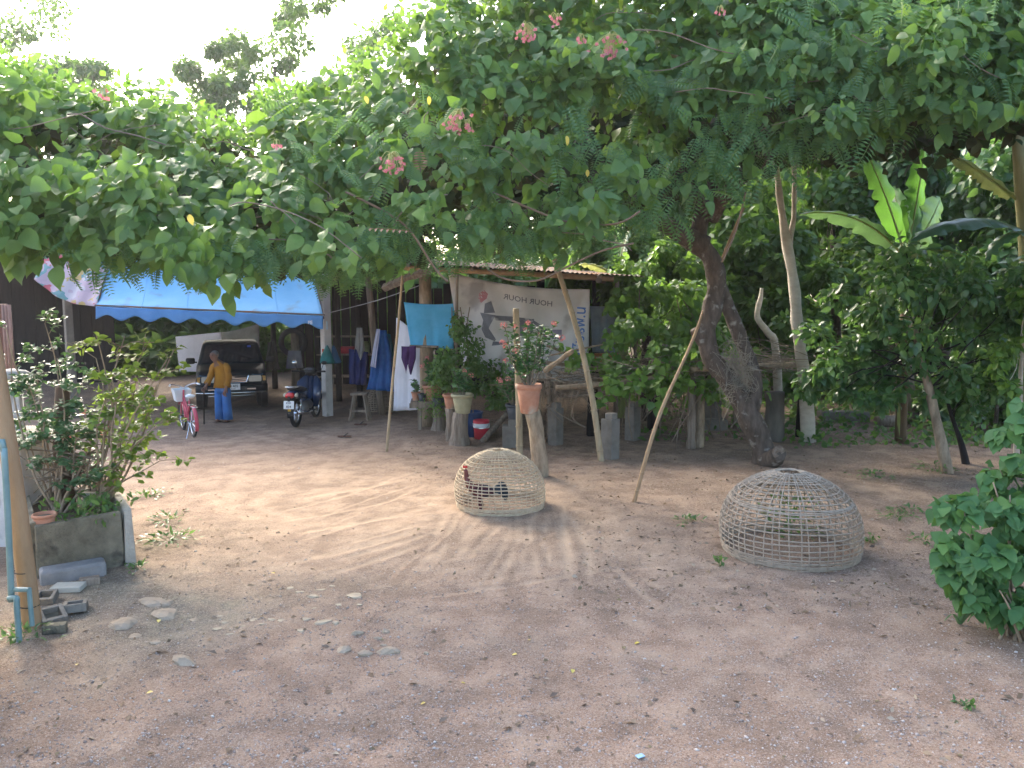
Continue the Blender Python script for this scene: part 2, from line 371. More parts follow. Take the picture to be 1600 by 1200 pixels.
ca.data.foreach_set('color', np.stack([sand.ravel() * (1 - red.ravel() * .7), red.ravel(), moss.ravel(), on], -1).astype(np.float32).ravel())
ca = gme.color_attributes.new('soil2', 'FLOAT_COLOR', 'POINT')
ca.data.foreach_set('color', np.stack([hum.ravel(), litter.ravel(), port.ravel(), on], -1).astype(np.float32).ravel())
ground = link('ground', gme); tag(ground, kind='structure')
def zsurf(x, y):
    """height of the ground sheet itself"""
    return gz(x, y) + (fbm(np.asarray(x) * 5 + 9, np.asarray(y) * 5, 4) - .47) * .018
# ---- gravel, litter
STONE = mat('pale_stone', (.29, .225, .155), (.42, .335, .24), scale=9, bump=.5)
ico = [Vector(p).normalized() for p in [(0, 0, 1), (.894, 0, .447), (.276, .851, .447), (-.724, .526, .447), (-.724, -.526, .447), (.276, -.851, .447), (.724, .526, -.447), (-.276, .851, -.447), (-.894, 0, -.447), (-.276, -.851, -.447), (.724, -.526, -.447), (0, 0, -1)]]
icof = [(0, 1, 2), (0, 2, 3), (0, 3, 4), (0, 4, 5), (0, 5, 1), (1, 6, 2), (2, 7, 3), (3, 8, 4), (4, 9, 5), (5, 10, 1), (2, 6, 7), (3, 7, 8), (4, 8, 9), (5, 9, 10), (1, 10, 6), (7, 6, 11), (8, 7, 11), (9, 8, 11), (10, 9, 11), (6, 10, 11)]
PEB = (np.array([(1, 0, 0), (0, .8, 0), (-1, 0.1, 0), (0.1, -.75, 0), (.1, .1, .55), (0, 0, -.4)]), np.array([(0, 1, 4), (1, 2, 4), (2, 3, 4), (3, 0, 4), (1, 0, 5), (2, 1, 5), (3, 2, 5), (0, 3, 5)]))
def scatter_px(n, x0, x1, y0, y1, pw=1.):
    px = RNG.uniform(x0, x1, n); py = y0 + (y1 - y0) * RNG.random(n) ** pw
    P = np.array([G(a, b) for a, b in zip(px, py)]); P[:, 2] = zsurf(P[:, 0], P[:, 1]); return P
P = np.concatenate([scatter_px(26000, -60, 1660, 930, 1230, .8), scatter_px(2000, 380, 760, 890, 1000), scatter_px(7000, 0, 1600, 720, 960), scatter_px(800, 560, 1500, 680, 780)])
n = len(P); S = np.minimum(.0032 + RNG.exponential(.0026, n), .02); D = rnd(n); D[:, 2] *= .15
gv = leafmat('gravel_stone', [(.18, .14, .12), (.42, .36, .31), (.26, .19, .16), (.56, .51, .46), (.32, .25, .21), (.48, .43, .38), (.14, .11, .10)], trans=0., rough=.9, spec=.2)
V, T = scatter(PEB, P, D, np.array([0, 0, 1.]) + rnd(n, .2), S)
tag(link('gravel', np_mesh('gravel', V, T, gv)), 'loose grit and small pebbles over the dirt yard', 'gravel', kind='stuff')
P = np.concatenate([scatter_px(3000, 620, 1620, 640, 760), scatter_px(2600, 900, 1600, 740, 960), scatter_px(1500, 0, 1600, 800, 1230), scatter_px(500, 1150, 1560, 660, 760), scatter_px(250, 200, 420, 760, 900)])
n = len(P); P[:, 2] += .006; S = .012 + RNG.exponential(.018, n).clip(0, .06); D = rnd(n); D[:, 2] *= .2
lt = leafmat('dry_litter', [(.13, .09, .06), (.30, .22, .14), (.20, .13, .08), (.40, .33, .24), (.10, .075, .06), (.24, .19, .10)], trans=.1, tcol=(.3, .2, .1), rough=.8, spec=.2)
V, T = scatter(KITE, P, D, np.array([0, 0, 1.]) + rnd(n, .35), S)
tag(link('leaf_litter', np_mesh('leaf_litter', V, T, lt)), 'dry brown leaf scraps strewn over the yard', 'leaf litter', kind='stuff')
# ---- single fallen yellow leaves
yl = leafmat('yellow_leaf', [(.55, .42, .05), (.62, .5, .12), (.5, .3, .04)], trans=.2, tcol=(.6, .5, .1))
ylm = np_mesh('fallen_leaf', LEAF[0], LEAF[1], yl)
for k, (px, py) in enumerate([(828, 1003), (895, 1047), (120, 1038), (430, 898), (240, 1082), (1000, 1005), (720, 1068), (665, 1098), (808, 1024), (248, 968)]):
    p = GG(px, py); o = bpy.data.objects.new('fallen_leaf', ylm); COL.objects.link(o); o.location = (p.x, p.y, float(zsurf(p.x, p.y)) + .012); s = random.uniform(.035, .06); o.scale = (s, s, s); o.rotation_euler = (random.uniform(-.2, .2), random.uniform(-.2, .2), random.uniform(0, 6))
    tag(o, 'small yellow fallen leaf lying on the bare dirt', 'leaf', 'yellow leaves fallen on the dirt')
# ---- stones half sunk in the dirt
def stone(px, py, w_, h_, mt, label, group, flatc=.55):
    p = GG(px, py); s = w_ * m_px(p.y) / 2; hh = h_ * .62 * m_px(p.y); r = random.Random(px * 7 + py)
    import bmesh
    bm = bmesh.new(); bmesh.ops.create_icosphere(bm, subdivisions=2, radius=1)
    ph = [r.uniform(0, 6) for _ in range(6)]
    for v in bm.verts:
        c = v.co; k = 1 + .22 * math.sin(2.1 * c.x + ph[0]) + .2 * math.sin(3 * c.y + ph[1]) + .15 * math.sin(4 * c.z + ph[2] + c.x * 2)
        v.co = Vector((c.x * s * k, c.y * s * .75 * k, (c.z * hh * .8 * k if c.z > 0 else c.z * .03))); v.co.z = min(v.co.z, hh * flatc * 1.5 + c.x * hh * .25)
    me = bpy.data.meshes.new('stone'); bm.to_mesh(me); bm.free(); me.materials.append(mt)
    o = bpy.data.objects.new('stone', me); COL.objects.link(o); o.location = (p.x, p.y, float(zsurf(p.x, p.y)) - .004); o.rotation_euler = (0, 0, r.uniform(-.5, .5))
    tag(o, label, 'stone', group)
STONE2 = mat('cream_stone', (.33, .265, .18), (.46, .38, .27), scale=9, bump=.4); STONEB = mat('blue_grey_stone', (.30, .31, .32), (.42, .43, .44), scale=9, bump=.4)
for px, py, a, b in [(232, 940, 48, 14), (262, 942, 22, 12), (256, 958, 46, 16), (198, 974, 44, 18), (213, 992, 24, 7), (302, 968, 16, 8), (290, 1034, 40, 20), (240, 1002, 20, 8)]:
    stone(px, py, a, b, STONE, 'flat grey stone half buried in the mossy dirt near the planter', 'flat grey stones in the mossy dirt')
for px, py, a, b in [(540, 1016, 26, 15), (572, 1020, 24, 14), (598, 1008, 12, 8), (612, 1018, 34, 18), (558, 990, 18, 14), (602, 988, 14, 13), (590, 998, 14, 10), (665, 1020, 10, 9)]:
    stone(px, py, a, b, STONE, 'rough whitish stone in the loose cluster on the reddish dirt', 'cluster of whitish stones on the reddish dirt')
for px, py, a, b in [(552, 930, 30, 8), (492, 932, 20, 10), (508, 972, 26, 10), (524, 975, 12, 14), (480, 968, 16, 8), (470, 925, 14, 6), (500, 922, 16, 6), (455, 918, 14, 6), (520, 915, 12, 5), (440, 970, 14, 6), (425, 968, 14, 6), (395, 968, 14, 5), (350, 972, 12, 6), (338, 982, 16, 6), (360, 990, 14, 6), (345, 962, 12, 5), (380, 978, 10, 5), (410, 975, 10, 5), (530, 945, 12, 5), (560, 945, 10, 4), (470, 985, 14, 6), (490, 950, 10, 4)]:
    stone(px, py, a, b, STONE2, 'flat cream stone chip pressed into the dirt track', 'cream stone chips in the dirt track', .3)
# ---- small weeds
GRN = leafmat('weed_leaf', [(.05, .12, .04), (.09, .18, .06), (.12, .2, .07), (.06, .13, .06)])
def weed(px, py, r, h, n, lab, s=(.04, .09)):
    p = GG(px, py); t = thing('weed', lab, 'weed', p, group='low weeds on the dirt'); pts = np.array(p) + np.stack([RNG.normal(0, r * .5, n), RNG.normal(0, r * .5, n), RNG.uniform(.01, h, n)], -1)
    D = pts - np.array(p); D[:, 2] = D[:, 2] * .5 + .02; foliage(t, pts, D + rnd(n, .06), np.array([0, 0, 1.]) + rnd(n, .3), RNG.uniform(*s, n), SLIM, GRN, stuff=True)
    mb = MB()
    for i in range(5): mb.tube([p - Vector((0, 0, .01)), Vector(pts[i])], .002, 4)
    mb.build('stem', GRN, t)
for px, py, r, h, n in [(265, 845, .28, .08, 90), (232, 775, .2, .06, 60), (265, 812, .25, .05, 60), (130, 892, .12, .06, 40), (215, 890, .1, .05, 30)]:
    weed(px, py, r, h, n, 'low spreading weed on the dirt beside the concrete planter')
for px, py, r, h, n in [(1075, 815, .16, .05, 40), (1400, 808, .2, .06, 50), (1420, 800, .2, .07, 40), (1365, 745, .25, .08, 60), (1125, 885, .05, .10, 22), (1360, 845, .08, .05, 20), (1460, 735, .3, .12, 60), (1510, 1105, .06, .03, 14), (1445, 845, .15, .05, 30), (1205, 800, .12, .05, 20)]:
    weed(px, py, r, h, n, 'low weed on the dirt around the grey bamboo cage')
weed(40, 995, .16, .08, 60, 'low weed at the foot of the leaning brown pole')
# ================================================================== CARPORT AND LEAN-TO
WOOD = mat('weathered_wood', (.11, .085, .062), (.32, .26, .20), stretch=(1, 1, .12), scale=16, bump=.8, bscale=30)
DARKW = mat('shade_toned_dark_wood', (.012, .010, .0085), (.030, .024, .02), stretch=(1, 1, .15), scale=10, bump=.4)  # near-black tone puts the shade of the deep interior into the wood
REDW = mat('red_brown_wood', (.10, .045, .035), (.17, .085, .06), stretch=(1, 1, .1), scale=10)
CONC = mat('concrete', (.14, .125, .105), (.23, .21, .175), scale=5, bump=.35, dirt=((.20, .18, .15), 3, .58))
CONCP = mat('pale_concrete', (.48, .47, .45), (.62, .61, .59), scale=5, bump=.3, dirt=((.33, .31, .28), 3, .56))
MOSSC = mat('mossy_concrete', (.10, .09, .06), (.22, .195, .14), scale=6, bump=.9, dirt=((.035, .033, .027), 3.4, .50))
BAMB = mat('bamboo_pole', (.26, .20, .115), (.47, .38, .25), stretch=(1, 1, .2), scale=11, bump=.2)
BAMB2 = mat('brown_bamboo', (.30, .19, .10), (.44, .30, .17), stretch=(1, 1, .2), scale=9, bump=.2)
TIN = mat('rusty_roof_sheet', (.09, .075, .065), (.17, .145, .125), scale=3, rough=.9, spec=.03, bump=.1, dirt=((.20, .11, .06), 2.5, .5))
BARK = mat('bark', (.055, .042, .032), (.14, .11, .085), stretch=(1, 1, .4), scale=12, bump=1., bscale=18, dirt=((.27, .25, .21), 8, .58))
PALEB = mat('pale_bark', (.42, .37, .29), (.60, .55, .46), stretch=(1, 1, 2), scale=6, bump=.3)
TAN = mat('tan_bark', (.17, .125, .08), (.40, .31, .21), stretch=(1, 1, .35), scale=11, bump=.9, bscale=24)
def post(name, lab, px, py, top, Y=None, w_=.12, m=WOOD, round_=False, cat='post', lean=0., group=None, part=True):
    """upright standing on the ground at pixel (px,py) or at depth Y, up to height top"""
    b = GG(px, py) if Y is None else at(px, py, Y); 
    if Y is not None: b.z = float(gz(b.x, b.y))
    mb = MB(); e = b + Vector((lean, 0, top))
    if round_: mb.tube([b - Vector((0, 0, .05))] + [b.lerp(e, t) + Vector((random.uniform(-.012, .012), random.uniform(-.012, .012), 0)) for t in (.2, .4, .6, .8)] + [e], [w_ / 2 * k for k in (1.1, 1.05, 1, .97, .94, .9)], 10)
    else: mb.tube([b - Vector((0, 0, .05)), e], w_ * .7, 4)
    o = mb.build(name, m, None, smooth=round_, origin=b); tag(o, lab, cat, group); return o
RY0, RY1 = 15.3, 25.   # roof from front eave to back
def zroof(x, y):
    f = .075 if x > -3.9 else .10
    return 3.28 - .058 * (x + 4) + f * (y - RY0) * .5 if x > -3.9 else 3.5 + .03 * (y - 17.2)
# lean-to roof: separate corrugated sheets lapped side by side
rt = thing('lean_to_roof', 'low corrugated tin roof on bamboo rafters over the lean-to', 'roof', at(740, 420, 16))
shx = np.linspace(at(515, 420, RY0).x, at(965, 420, RY0).x + .4, 9)
for i in range(8):
    def f(u, v, i=i):
        x = shx[i] + (shx[i + 1] - shx[i] + .08) * u; y = RY0 - .15 * (i % 2) + (23.5 - RY0) * v
        return Vector((x, y, zroof(max(x, -3.8), y) + .012 * math.sin(u * 6.28 * 9) + .012 * (i % 2)))
    MB().grid(f, 54, 3).build('roof_sheet', TIN, rt, thick=.003)
for k, y in enumerate((RY0 + .1, 18, 21)):
    xs = [at(520, 0, y).x, at(640, 0, y).x, at(800, 0, y).x, at(965, 0, y).x]
    MB().tube([Vector((x, y, zroof(max(x, -3.8), y) - .075 - .02 * (j == 1))) for j, x in enumerate(xs)], .05, 8).build('rafter', BAMB2 if k == 0 else DARKW, rt, smooth=True)
for px in (560, 645, 740, 850, 930):
    x = at(px, 420, 16).x
    MB().tube([Vector((x, RY0 - .1, zroof(x, RY0) - .045)), Vector((x * 1.05, 23, zroof(x, 23) - .05))], .035, 6).build('purlin', WOOD, rt)
MB().tube([at(600, 450, 15.9), at(676, 418, 15.2)], .085, 4).build('brace_beam', WOOD, rt, bevel=.01)
MB().tube([at(935, 438, 15.0), at(950, 441, 20)], .05, 10).build('ridge_tube', TIN, rt)
# carport roof to the left, with a boarded dark house wall behind
cr = thing('carport_roof', 'dark tin carport roof behind the blue awning', 'roof', at(200, 420, 18))
x0, x1 = -15., at(520, 0, 17).x
cx = np.linspace(x0, x1, 13)
for i in range(12):
    def f(u, v, i=i):
        x = cx[i] + (cx[i + 1] - cx[i] + .08) * u; y = 16.6 + 8.4 * v
        return Vector((x, y, 3.42 + .03 * (y - 16.6) + .012 * math.sin(u * 6.28 * 9) + .012 * (i % 2)))
    MB().grid(f, 54, 3).build('roof_sheet', TIN, cr, thick=.003)
for y in (16.8, 19.5, 22.5, 24.8): MB().box(((x0 + x1) / 2, y, 3.33 + .03 * (y - 16.6)), (x1 - x0, .07, .12)).build('rafter', DARKW, cr)
for px, Y, lab in [(113, 17., 'grey concrete carport post behind the flowering shrub'), (511, 17.25, 'pale precast concrete post beside the parked motorbike')]:
    b = at(px, 600, Y); b.z = float(gz(b.x, b.y)); t = thing('carport_post', lab, 'post', b)
    s = .075 if px < 200 else .085
    MB().tube([b - Vector((0, 0, .05)), b + Vector((0, 0, 3.44))], s * 1.41, 4).build('shaft', CONC if px < 200 else CONCP, t, bevel=.012)
    if px > 200:
        MB().box(b + Vector((0, -.065, 1.1)), (.02, .02, 2.15)).build('groove_fillet', CONC, t)
        MB().box(b + Vector((0, -.078, 1.93)), (.12, .01, .17)).build('sticker', mat('sticker_blue', (.35, .6, .8), (.6, .78, .85), bump=0), t)
        MB().box(b + Vector((0, -.088, 1.40)), (.13, .02, .07)).build('red_band', mat('red_tape', (.7, .1, .05), bump=0), t)
# boarded house wall at the far left (near-black: shade put into the board colour)
wl = thing('house_wall', 'boarded house wall left of the carport, shade put into its dark colour', 'wall', at(20, 600, 23.5))
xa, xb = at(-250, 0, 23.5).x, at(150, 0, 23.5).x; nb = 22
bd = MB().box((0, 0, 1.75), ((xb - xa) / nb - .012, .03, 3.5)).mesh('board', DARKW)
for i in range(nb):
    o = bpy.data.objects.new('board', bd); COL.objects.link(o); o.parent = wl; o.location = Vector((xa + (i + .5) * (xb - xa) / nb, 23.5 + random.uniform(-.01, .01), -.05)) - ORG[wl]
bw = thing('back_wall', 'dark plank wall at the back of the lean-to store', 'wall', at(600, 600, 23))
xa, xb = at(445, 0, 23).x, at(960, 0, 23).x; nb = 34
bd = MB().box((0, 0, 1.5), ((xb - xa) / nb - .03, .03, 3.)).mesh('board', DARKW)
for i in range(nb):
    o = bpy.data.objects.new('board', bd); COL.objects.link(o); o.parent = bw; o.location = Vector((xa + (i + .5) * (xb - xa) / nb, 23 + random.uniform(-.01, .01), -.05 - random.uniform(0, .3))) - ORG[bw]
# red-brown house column at the left edge with fluted face
hb = at(6, 560, 13.); hb.z = 0; t = thing('house_column', 'red-brown painted wooden column of the house at the porch', 'column', hb)
MB().box(hb + Vector((-.1, 0, 1.2)), (.34, .2, 2.5)).build('shaft', REDW, t, bevel=.01)
for k in range(3): MB().tube([hb + Vector((.09 + .05 * k, -.08, .95)), hb + Vector((.09 + .05 * k, -.08, 2.44))], .026, 8).build('moulding', mat('brown_moulding', (.22, .13, .10), (.32, .2, .16)), t, smooth=True)
# ---- blue awning
AW = mat('blue_tarpaulin', (.23, .57, .80), (.32, .65, .87), scale=1.6, rough=.5, spec=.4, bump=.25, bscale=9, trans=.35, dirt=((.26, .44, .56), 2.2, .56))
aw = thing('awning', 'light blue tarpaulin awning with scalloped front over the carport', 'awning', at(330, 500, 15.6))
A0, A1, B1, B0 = at(172, 395, 17.1), at(486, 398, 17.1), at(505, 494, 15.7), at(150, 479, 15.7)
def fa(u, v):
    p = A0.lerp(A1, u).lerp(B0.lerp(B1, u), v); p.z += -.07 * math.sin(3.14 * v) - .035 * abs(math.sin(u * 3.14 * 5)) ** 1.5 * math.sin(3.14 * v) + .010 * math.sin(9 * u + 14 * v) + .008 * math.sin(31 * u - 9 * v) + .006 * math.sin(50 * u + 22 * v); return p
MB().grid(fa, 60, 14).build('canvas', AW, aw, smooth=True, thick=.003)
def fv(u, v):
    p = B0.lerp(B1, u); h = .20 + .05 * math.cos(u * 6.28 * 8.0 + .6); p = p + Vector((0, -.01 - .03 * v + .018 * math.sin(u * 47) * v, -h * v)); return p
MB().grid(fv, 130, 5).build('valance', mat('blue_valance', (.08, .25, .52), (.12, .32, .62), scale=3, rough=.5, trans=.3, bump=.1, bscale=12), aw, smooth=True, thick=.003)
for k in (1, 2, 3, 4): MB().tube([fa(k / 5, j / 14) + Vector((0, 0, .006)) for j in range(15)], .007, 5).build('seam', AW, aw)
MB().tube([B0 + (0 * A0) + Vector((-.03, .02, .02)), B1 + Vector((.03, .02, .02))], .02, 8).build('front_tube', TIN, aw)
for a, b in ((A0, B0), (A1, B1)): MB().tube([a - Vector((0, 0, .05)), b - Vector((0, -.02, .05))], .018, 8).build('side_tube', TIN, aw)
tx = link('printed_word', text_mesh('PE', .09, 'printed_word', mat('white_print', (.8, .85, .9), bump=0)), None); tx.parent = aw
tx.location = (B0.lerp(B1, .945) + Vector((0, -.055, -.13))) - ORG[aw]; tx.rotation_euler = (R(90), 0, 0)
# ---- colourful vinyl sheet left of the awning
m = bpy.data.materials.new('printed_vinyl'); m.use_nodes = True; nt = m.node_tree; b = nt.nodes['Principled BSDF']
vo = nt.nodes.new('ShaderNodeTexVoronoi'); vo.inputs['Scale'].default_value = 3.2; tc = nt.nodes.new('ShaderNodeTexCoord'); nz = nt.nodes.new('ShaderNodeTexNoise'); nz.inputs['Scale'].default_value = 4
va = nt.nodes.new('ShaderNodeVectorMath'); va.operation = 'ADD'; nt.links.new(tc.outputs['Object'], nz.inputs[0]); nt.links.new(tc.outputs['Object'], va.inputs[0]); nt.links.new(nz.outputs[1], va.inputs[1]); nt.links.new(va.outputs[0], vo.inputs[0])
sp = nt.nodes.new('ShaderNodeSeparateColor'); nt.links.new(vo.outputs['Color'], sp.inputs[0])
rp = ramp(nt, [(.36, .26, .28), (.40, .06, .07), (.42, .36, .36), (.10, .22, .21), (.40, .28, .30), (.40, .28, .08), (.38, .28, .30), (.36, .10, .13)]); rp.color_ramp.interpolation = 'CONSTANT'
nt.links.new(sp.outputs[0], rp.inputs[0]); nt.links.new(rp.outputs[0], b.inputs[0]); b.inputs['Roughness'].default_value = .4
MATS['printed_vinyl'] = m
q = [at(72, 395, 16.4), at(172, 398, 16.9), at(152, 479, 15.75), at(54, 436, 15.9)]
def fvn(u, v):
    p = q[0].lerp(q[1], u).lerp(q[3].lerp(q[2], u), v); p.z -= .32 * v * math.sin(3.14 * u) * (1 - .35 * u) * .6; p.y += .03 * math.sin(u * 20 + v * 4); return p
o = MB().grid(fvn, 24, 16).build('vinyl_sheet', m, None, smooth=True, origin=q[2], thick=.002); tag(o, 'faded red, white and green printed vinyl sheet tied beside the blue awning', 'vinyl sheet')
# ---- clothes line and hung cloth
def cl(name, lab, cat, pts, m, wave=.03, nw=4, sag=.04, ph=0., fn=None, nu=24, nv=16):
    o = cloth(*pts, wave=wave, nw=nw, sag=sag, ph=ph, fn=fn, nu=nu, nv=nv).build(name, m, None, smooth=True, origin=pts[2], thick=.004); return tag(o, lab, cat)
la, lb = at(513, 489, 17.1), at(672, 440, 16.1)
o = MB().tube(spline([la, la.lerp(lb, .5) - Vector((0, 0, .05)), lb]), .008, 5).build('clothes_line', mat('grey_rope', (.4, .4, .4)), None, origin=la); tag(o, 'taut grey clothes line running from the pale concrete post', 'rope')
WHITE = mat('white_cloth', (.66, .66, .70), (.76, .76, .80), scale=3, bump=.15, bscale=14, trans=.2)
o = cl('white_sheet', 'long white bed sheet hanging behind the thin bamboo pole', 'sheet', [at(619, 496, 16.2), at(664, 530, 15.85), at(667, 640, 15.85), at(613, 642, 16.25)], WHITE, .025, 2.5, .0)
BLUEC = mat('sky_blue_cloth', (.09, .43, .66), (.15, .54, .80), scale=4, bump=.12, bscale=12, trans=.3)
o = cl('blue_cloth', 'bright blue cloth spread on the clothes line beside the banner', 'cloth', [at(631, 472, 15.9), at(711, 474, 15.7), at(708, 545, 15.75), at(641, 540, 15.9)], BLUEC, .012, 2, .03)
PURP = mat('purple_cloth', (.045, .015, .07), (.07, .03, .11), bump=.2)
def gar(p, u, v):
    p = p.copy(); c = (u - .5) * (1 - .45 * max(0, v - .45) * 2); p.x += (c - (u - .5)) * .33; p.z -= .10 * math.sin(u * 7 + 1) * v; return p
o = cl('purple_garment', 'small dark purple garment hung over the wooden rail', 'clothes', [at(627, 541, 15.7), at(650, 540, 15.65), at(648, 578, 15.65), at(627, 575, 15.7)], PURP, .02, 2, .01, fn=gar)
o = MB().tube([at(640, 541, 15.75), at(685, 542, 15.75)], .025, 7).build('wooden_rail', WOOD, None, origin=at(660, 541, 15.75)); tag(o, 'short wooden rail carrying the hung laundry', 'rail')
cl('grey_rag', 'pale grey rag hanging from a post inside the lean-to', 'rag', [at(557, 512, 18), at(566, 512, 18), at(570, 556, 18), at(553, 552, 18)], mat('pale_rag', (.26, .26, .26), (.36, .36, .36)), .03, 2, .0, fn=lambda p, u, v: p + Vector((0, 0, .12 * math.sin(u * 8) * v)))
NETB = mat('blue_net', (.03, .12, .38), (.05, .2, .5), bump=.2, trans=.3)
cl('blue_net', 'blue fishing net hanging from the slanting post in the lean-to', 'net', [at(592, 516, 17.3), at(604, 516, 17.2), at(617, 612, 17.2), at(570, 608, 17.4)], NETB, .05, 3, .0)
cl('teal_net', 'teal net hanging behind the blue net in the lean-to', 'net', [at(598, 520, 17.6), at(610, 522, 17.6), at(625, 606, 17.6), at(600, 608, 17.6)], mat('teal_net_m', (.02, .15, .25), (.03, .22, .32), trans=.3), .05, 3, .0)
cl('lilac_cloth', 'pale lilac cloth strip hanging on the slanting post', 'cloth', [at(588, 514, 17.1), at(594, 514, 17.1), at(587, 575, 17.1), at(578, 572, 17.1)], mat('lilac', (.42, .46, .62), (.55, .58, .72)), .02, 1.5, .0)
cl('dark_blue_cloth', 'dark blue cloth hanging deep inside the lean-to store', 'cloth', [at(545, 545, 18.5), at(575, 550, 18.5), at(572, 602, 18.5), at(545, 600, 18.5)], mat('navy', (.02, .03, .12), (.03, .05, .2)), .04, 3, .0)
# green net bags on the pale post
for k, (px, lab, c) in enumerate([(511, 'green net bag tied to the pale concrete post', (.02, .14, .14)), (521, 'blue net bag hanging behind the pale concrete post', (.02, .10, .20))]):
    p = at(px, 541, 17.05 + .35 * k); mb = MB().lathe([(.012, .02), (.05, -.05), (.10, -.16), (.135, -.27), (.15, -.34), (.12, -.36), (.03, -.35)], p, 14, wob=.12); o = mb.build('net_bag', mat('net_%d' % k, c), None, smooth=True, origin=p); tag(o, lab, 'net bag')
# white sheets behind the pickup
cl('white_tarp', 'white cloth screen hung behind the parked pickup', 'cloth screen', [at(274, 526, 23.2), at(345, 519, 23.2), at(350, 582, 23.2), at(280, 580, 23.2)], WHITE, .02, 2, .0)
cl('beige_tarp', 'beige tarpaulin slung behind the cab of the pickup', 'tarpaulin', [at(335, 520, 23.3), at(405, 505, 23.3), at(405, 543, 23.3), at(338, 560, 23.3)], mat('beige_tarp_m', (.22, .22, .19), (.30, .30, .26)), .02, 2, .05)
# ---- lean-to posts
post('forked_post', 'slanting pale wooden post holding the nets in the lean-to', 597, 640, 2.95, 17.5, .15, WOOD, True, lean=-.25)
post('thick_post', 'thick rough wooden post at the edge of the banner', 668, 640, 3.15, 15.95, .26, TAN, True, lean=-.02)
post('inner_post', 'thin dark post deep in the lean-to by the grey rag', 563, 620, 3., 18.6, .13, DARKW, True)
post('inner_post', 'dark post in the lean-to beyond the pale concrete post', 530, 620, 3.1, 19.5, .13, DARKW, True)
post('thicket_post', 'dark post at the back of the carport beside the hanging tyre', 430, 600, 3.4, 22, .14, DARKW, True)
# ---- wooden stools
def stool(b, w_, h, lab, d=None):
    t = thing('stool', lab, 'stool', b); d = d or w_ * .7
    MB().box(b + Vector((0, 0, h - .02)), (w_, d, .04)).build('seat', WOOD, t, bevel=.006)
    for sx in (-1, 1):
        for sy in (-1, 1):
            MB().tube([b + Vector((sx * w_ * .55, sy * d * .5, -.01)), b + Vector((sx * w_ * .3, sy * d * .3, h - .04))], .032, 4).build('leg', WOOD, t)
    MB().box(b + Vector((0, -d * .45, h * .35)), (w_ * .85, .025, .05)).build('stretcher', WOOD, t)
stool(GG(563, 655), .34, .56, 'rough wooden stool under the hanging nets', .3)
stool(at(497, 645, 18.2) * 1, .3, .5, 'low wooden stool behind the motorbike front wheel')
# ---- store clutter: shelf with bowls, tyre on a post
sb = at(545, 600, 20.5); sb.z = 0; t = thing('store_shelf', 'dim wooden shelf with jars at the back of the lean-to', 'shelf', sb)
for z in (.5, 1.05, 1.5): MB().box(sb + Vector((0, 0, z)), (1.5, .4, .03)).build('board', WOOD, t)
for sx in (-.7, .7): MB().box(sb + Vector((sx, 0, .8)), (.05, .35, 1.7)).build('upright', DARKW, t)
bowl = mat('red_bowl', (.4, .03, .05)); p = sb + Vector((-.05, 0, 1.075)); o = MB().lathe([(.12, 0), (.2, .06), (.23, .16), (.2, .16)], p, 16).build('basin', bowl, None, True, origin=p); tag(o, 'red plastic basin on the top shelf in the lean-to', 'basin')
for k, (dx, c, lab) in enumerate([(-.5, (.35, .35, .33), 'grey tin jar on the dim shelf beside the red basin'), (.45, (.2, .25, .12), 'olive jar at the end of the dim shelf')]):
    p = sb + Vector((dx, 0, 1.075)); o = MB().lathe([(.08, 0), (.1, .05), (.1, .22), (.06, .26), (.06, .3)], p, 12).build('jar', mat('jar%d' % k, c), None, True, origin=p); tag(o, lab, 'jar')
tp = at(458, 535, 20.5)
mb = MB()
def tor(c, r1, r2, ax, n1=26, n2=10):
    c = Vector(c); ax = Vector(ax).normalized(); x = ax.orthogonal().normalized(); y = ax.cross(x); rings = []
    for i in range(n1 + 1):
        a = 2 * math.pi * i / n1; d = x * math.cos(a) + y * math.sin(a)
        rings.append([c + d * (r1 + r2 * math.cos(2 * math.pi * k / n2)) + ax * r2 * math.sin(2 * math.pi * k / n2) for k in range(n2)])
    return rings
RUB = mat('black_rubber', (.012, .012, .013), (.03, .03, .032), rough=.7, bump=.2)
o = MB().loft(tor(tp, .30, .07, (0, 1, 0)), False).build('hanging_tyre', RUB, None, True, origin=tp); tag(o, 'old black tyre hung on a post beyond the motorbike', 'tyre')
post('tyre_post', 'grey post carrying the old tyre in the carport', 462, 600, 2.6, 20.7, .2, WOOD, True)
cl('grey_sack', 'grey sack hanging under the old tyre', 'sack', [at(450, 548, 20.3), at(470, 548, 20.3), at(473, 575, 20.3), at(446, 576, 20.3)], mat('sack', (.22, .22, .24), (.3, .3, .33)), .03, 2, 0.)
cl('olive_coat', 'olive coat hanging beside the pickup mirror', 'coat', [at(418, 535, 21), at(430, 532, 21), at(436, 578, 21), at(414, 580, 21)], mat('olive', (.06, .06, .05), (.1, .1, .08)), .04, 2, 0.)
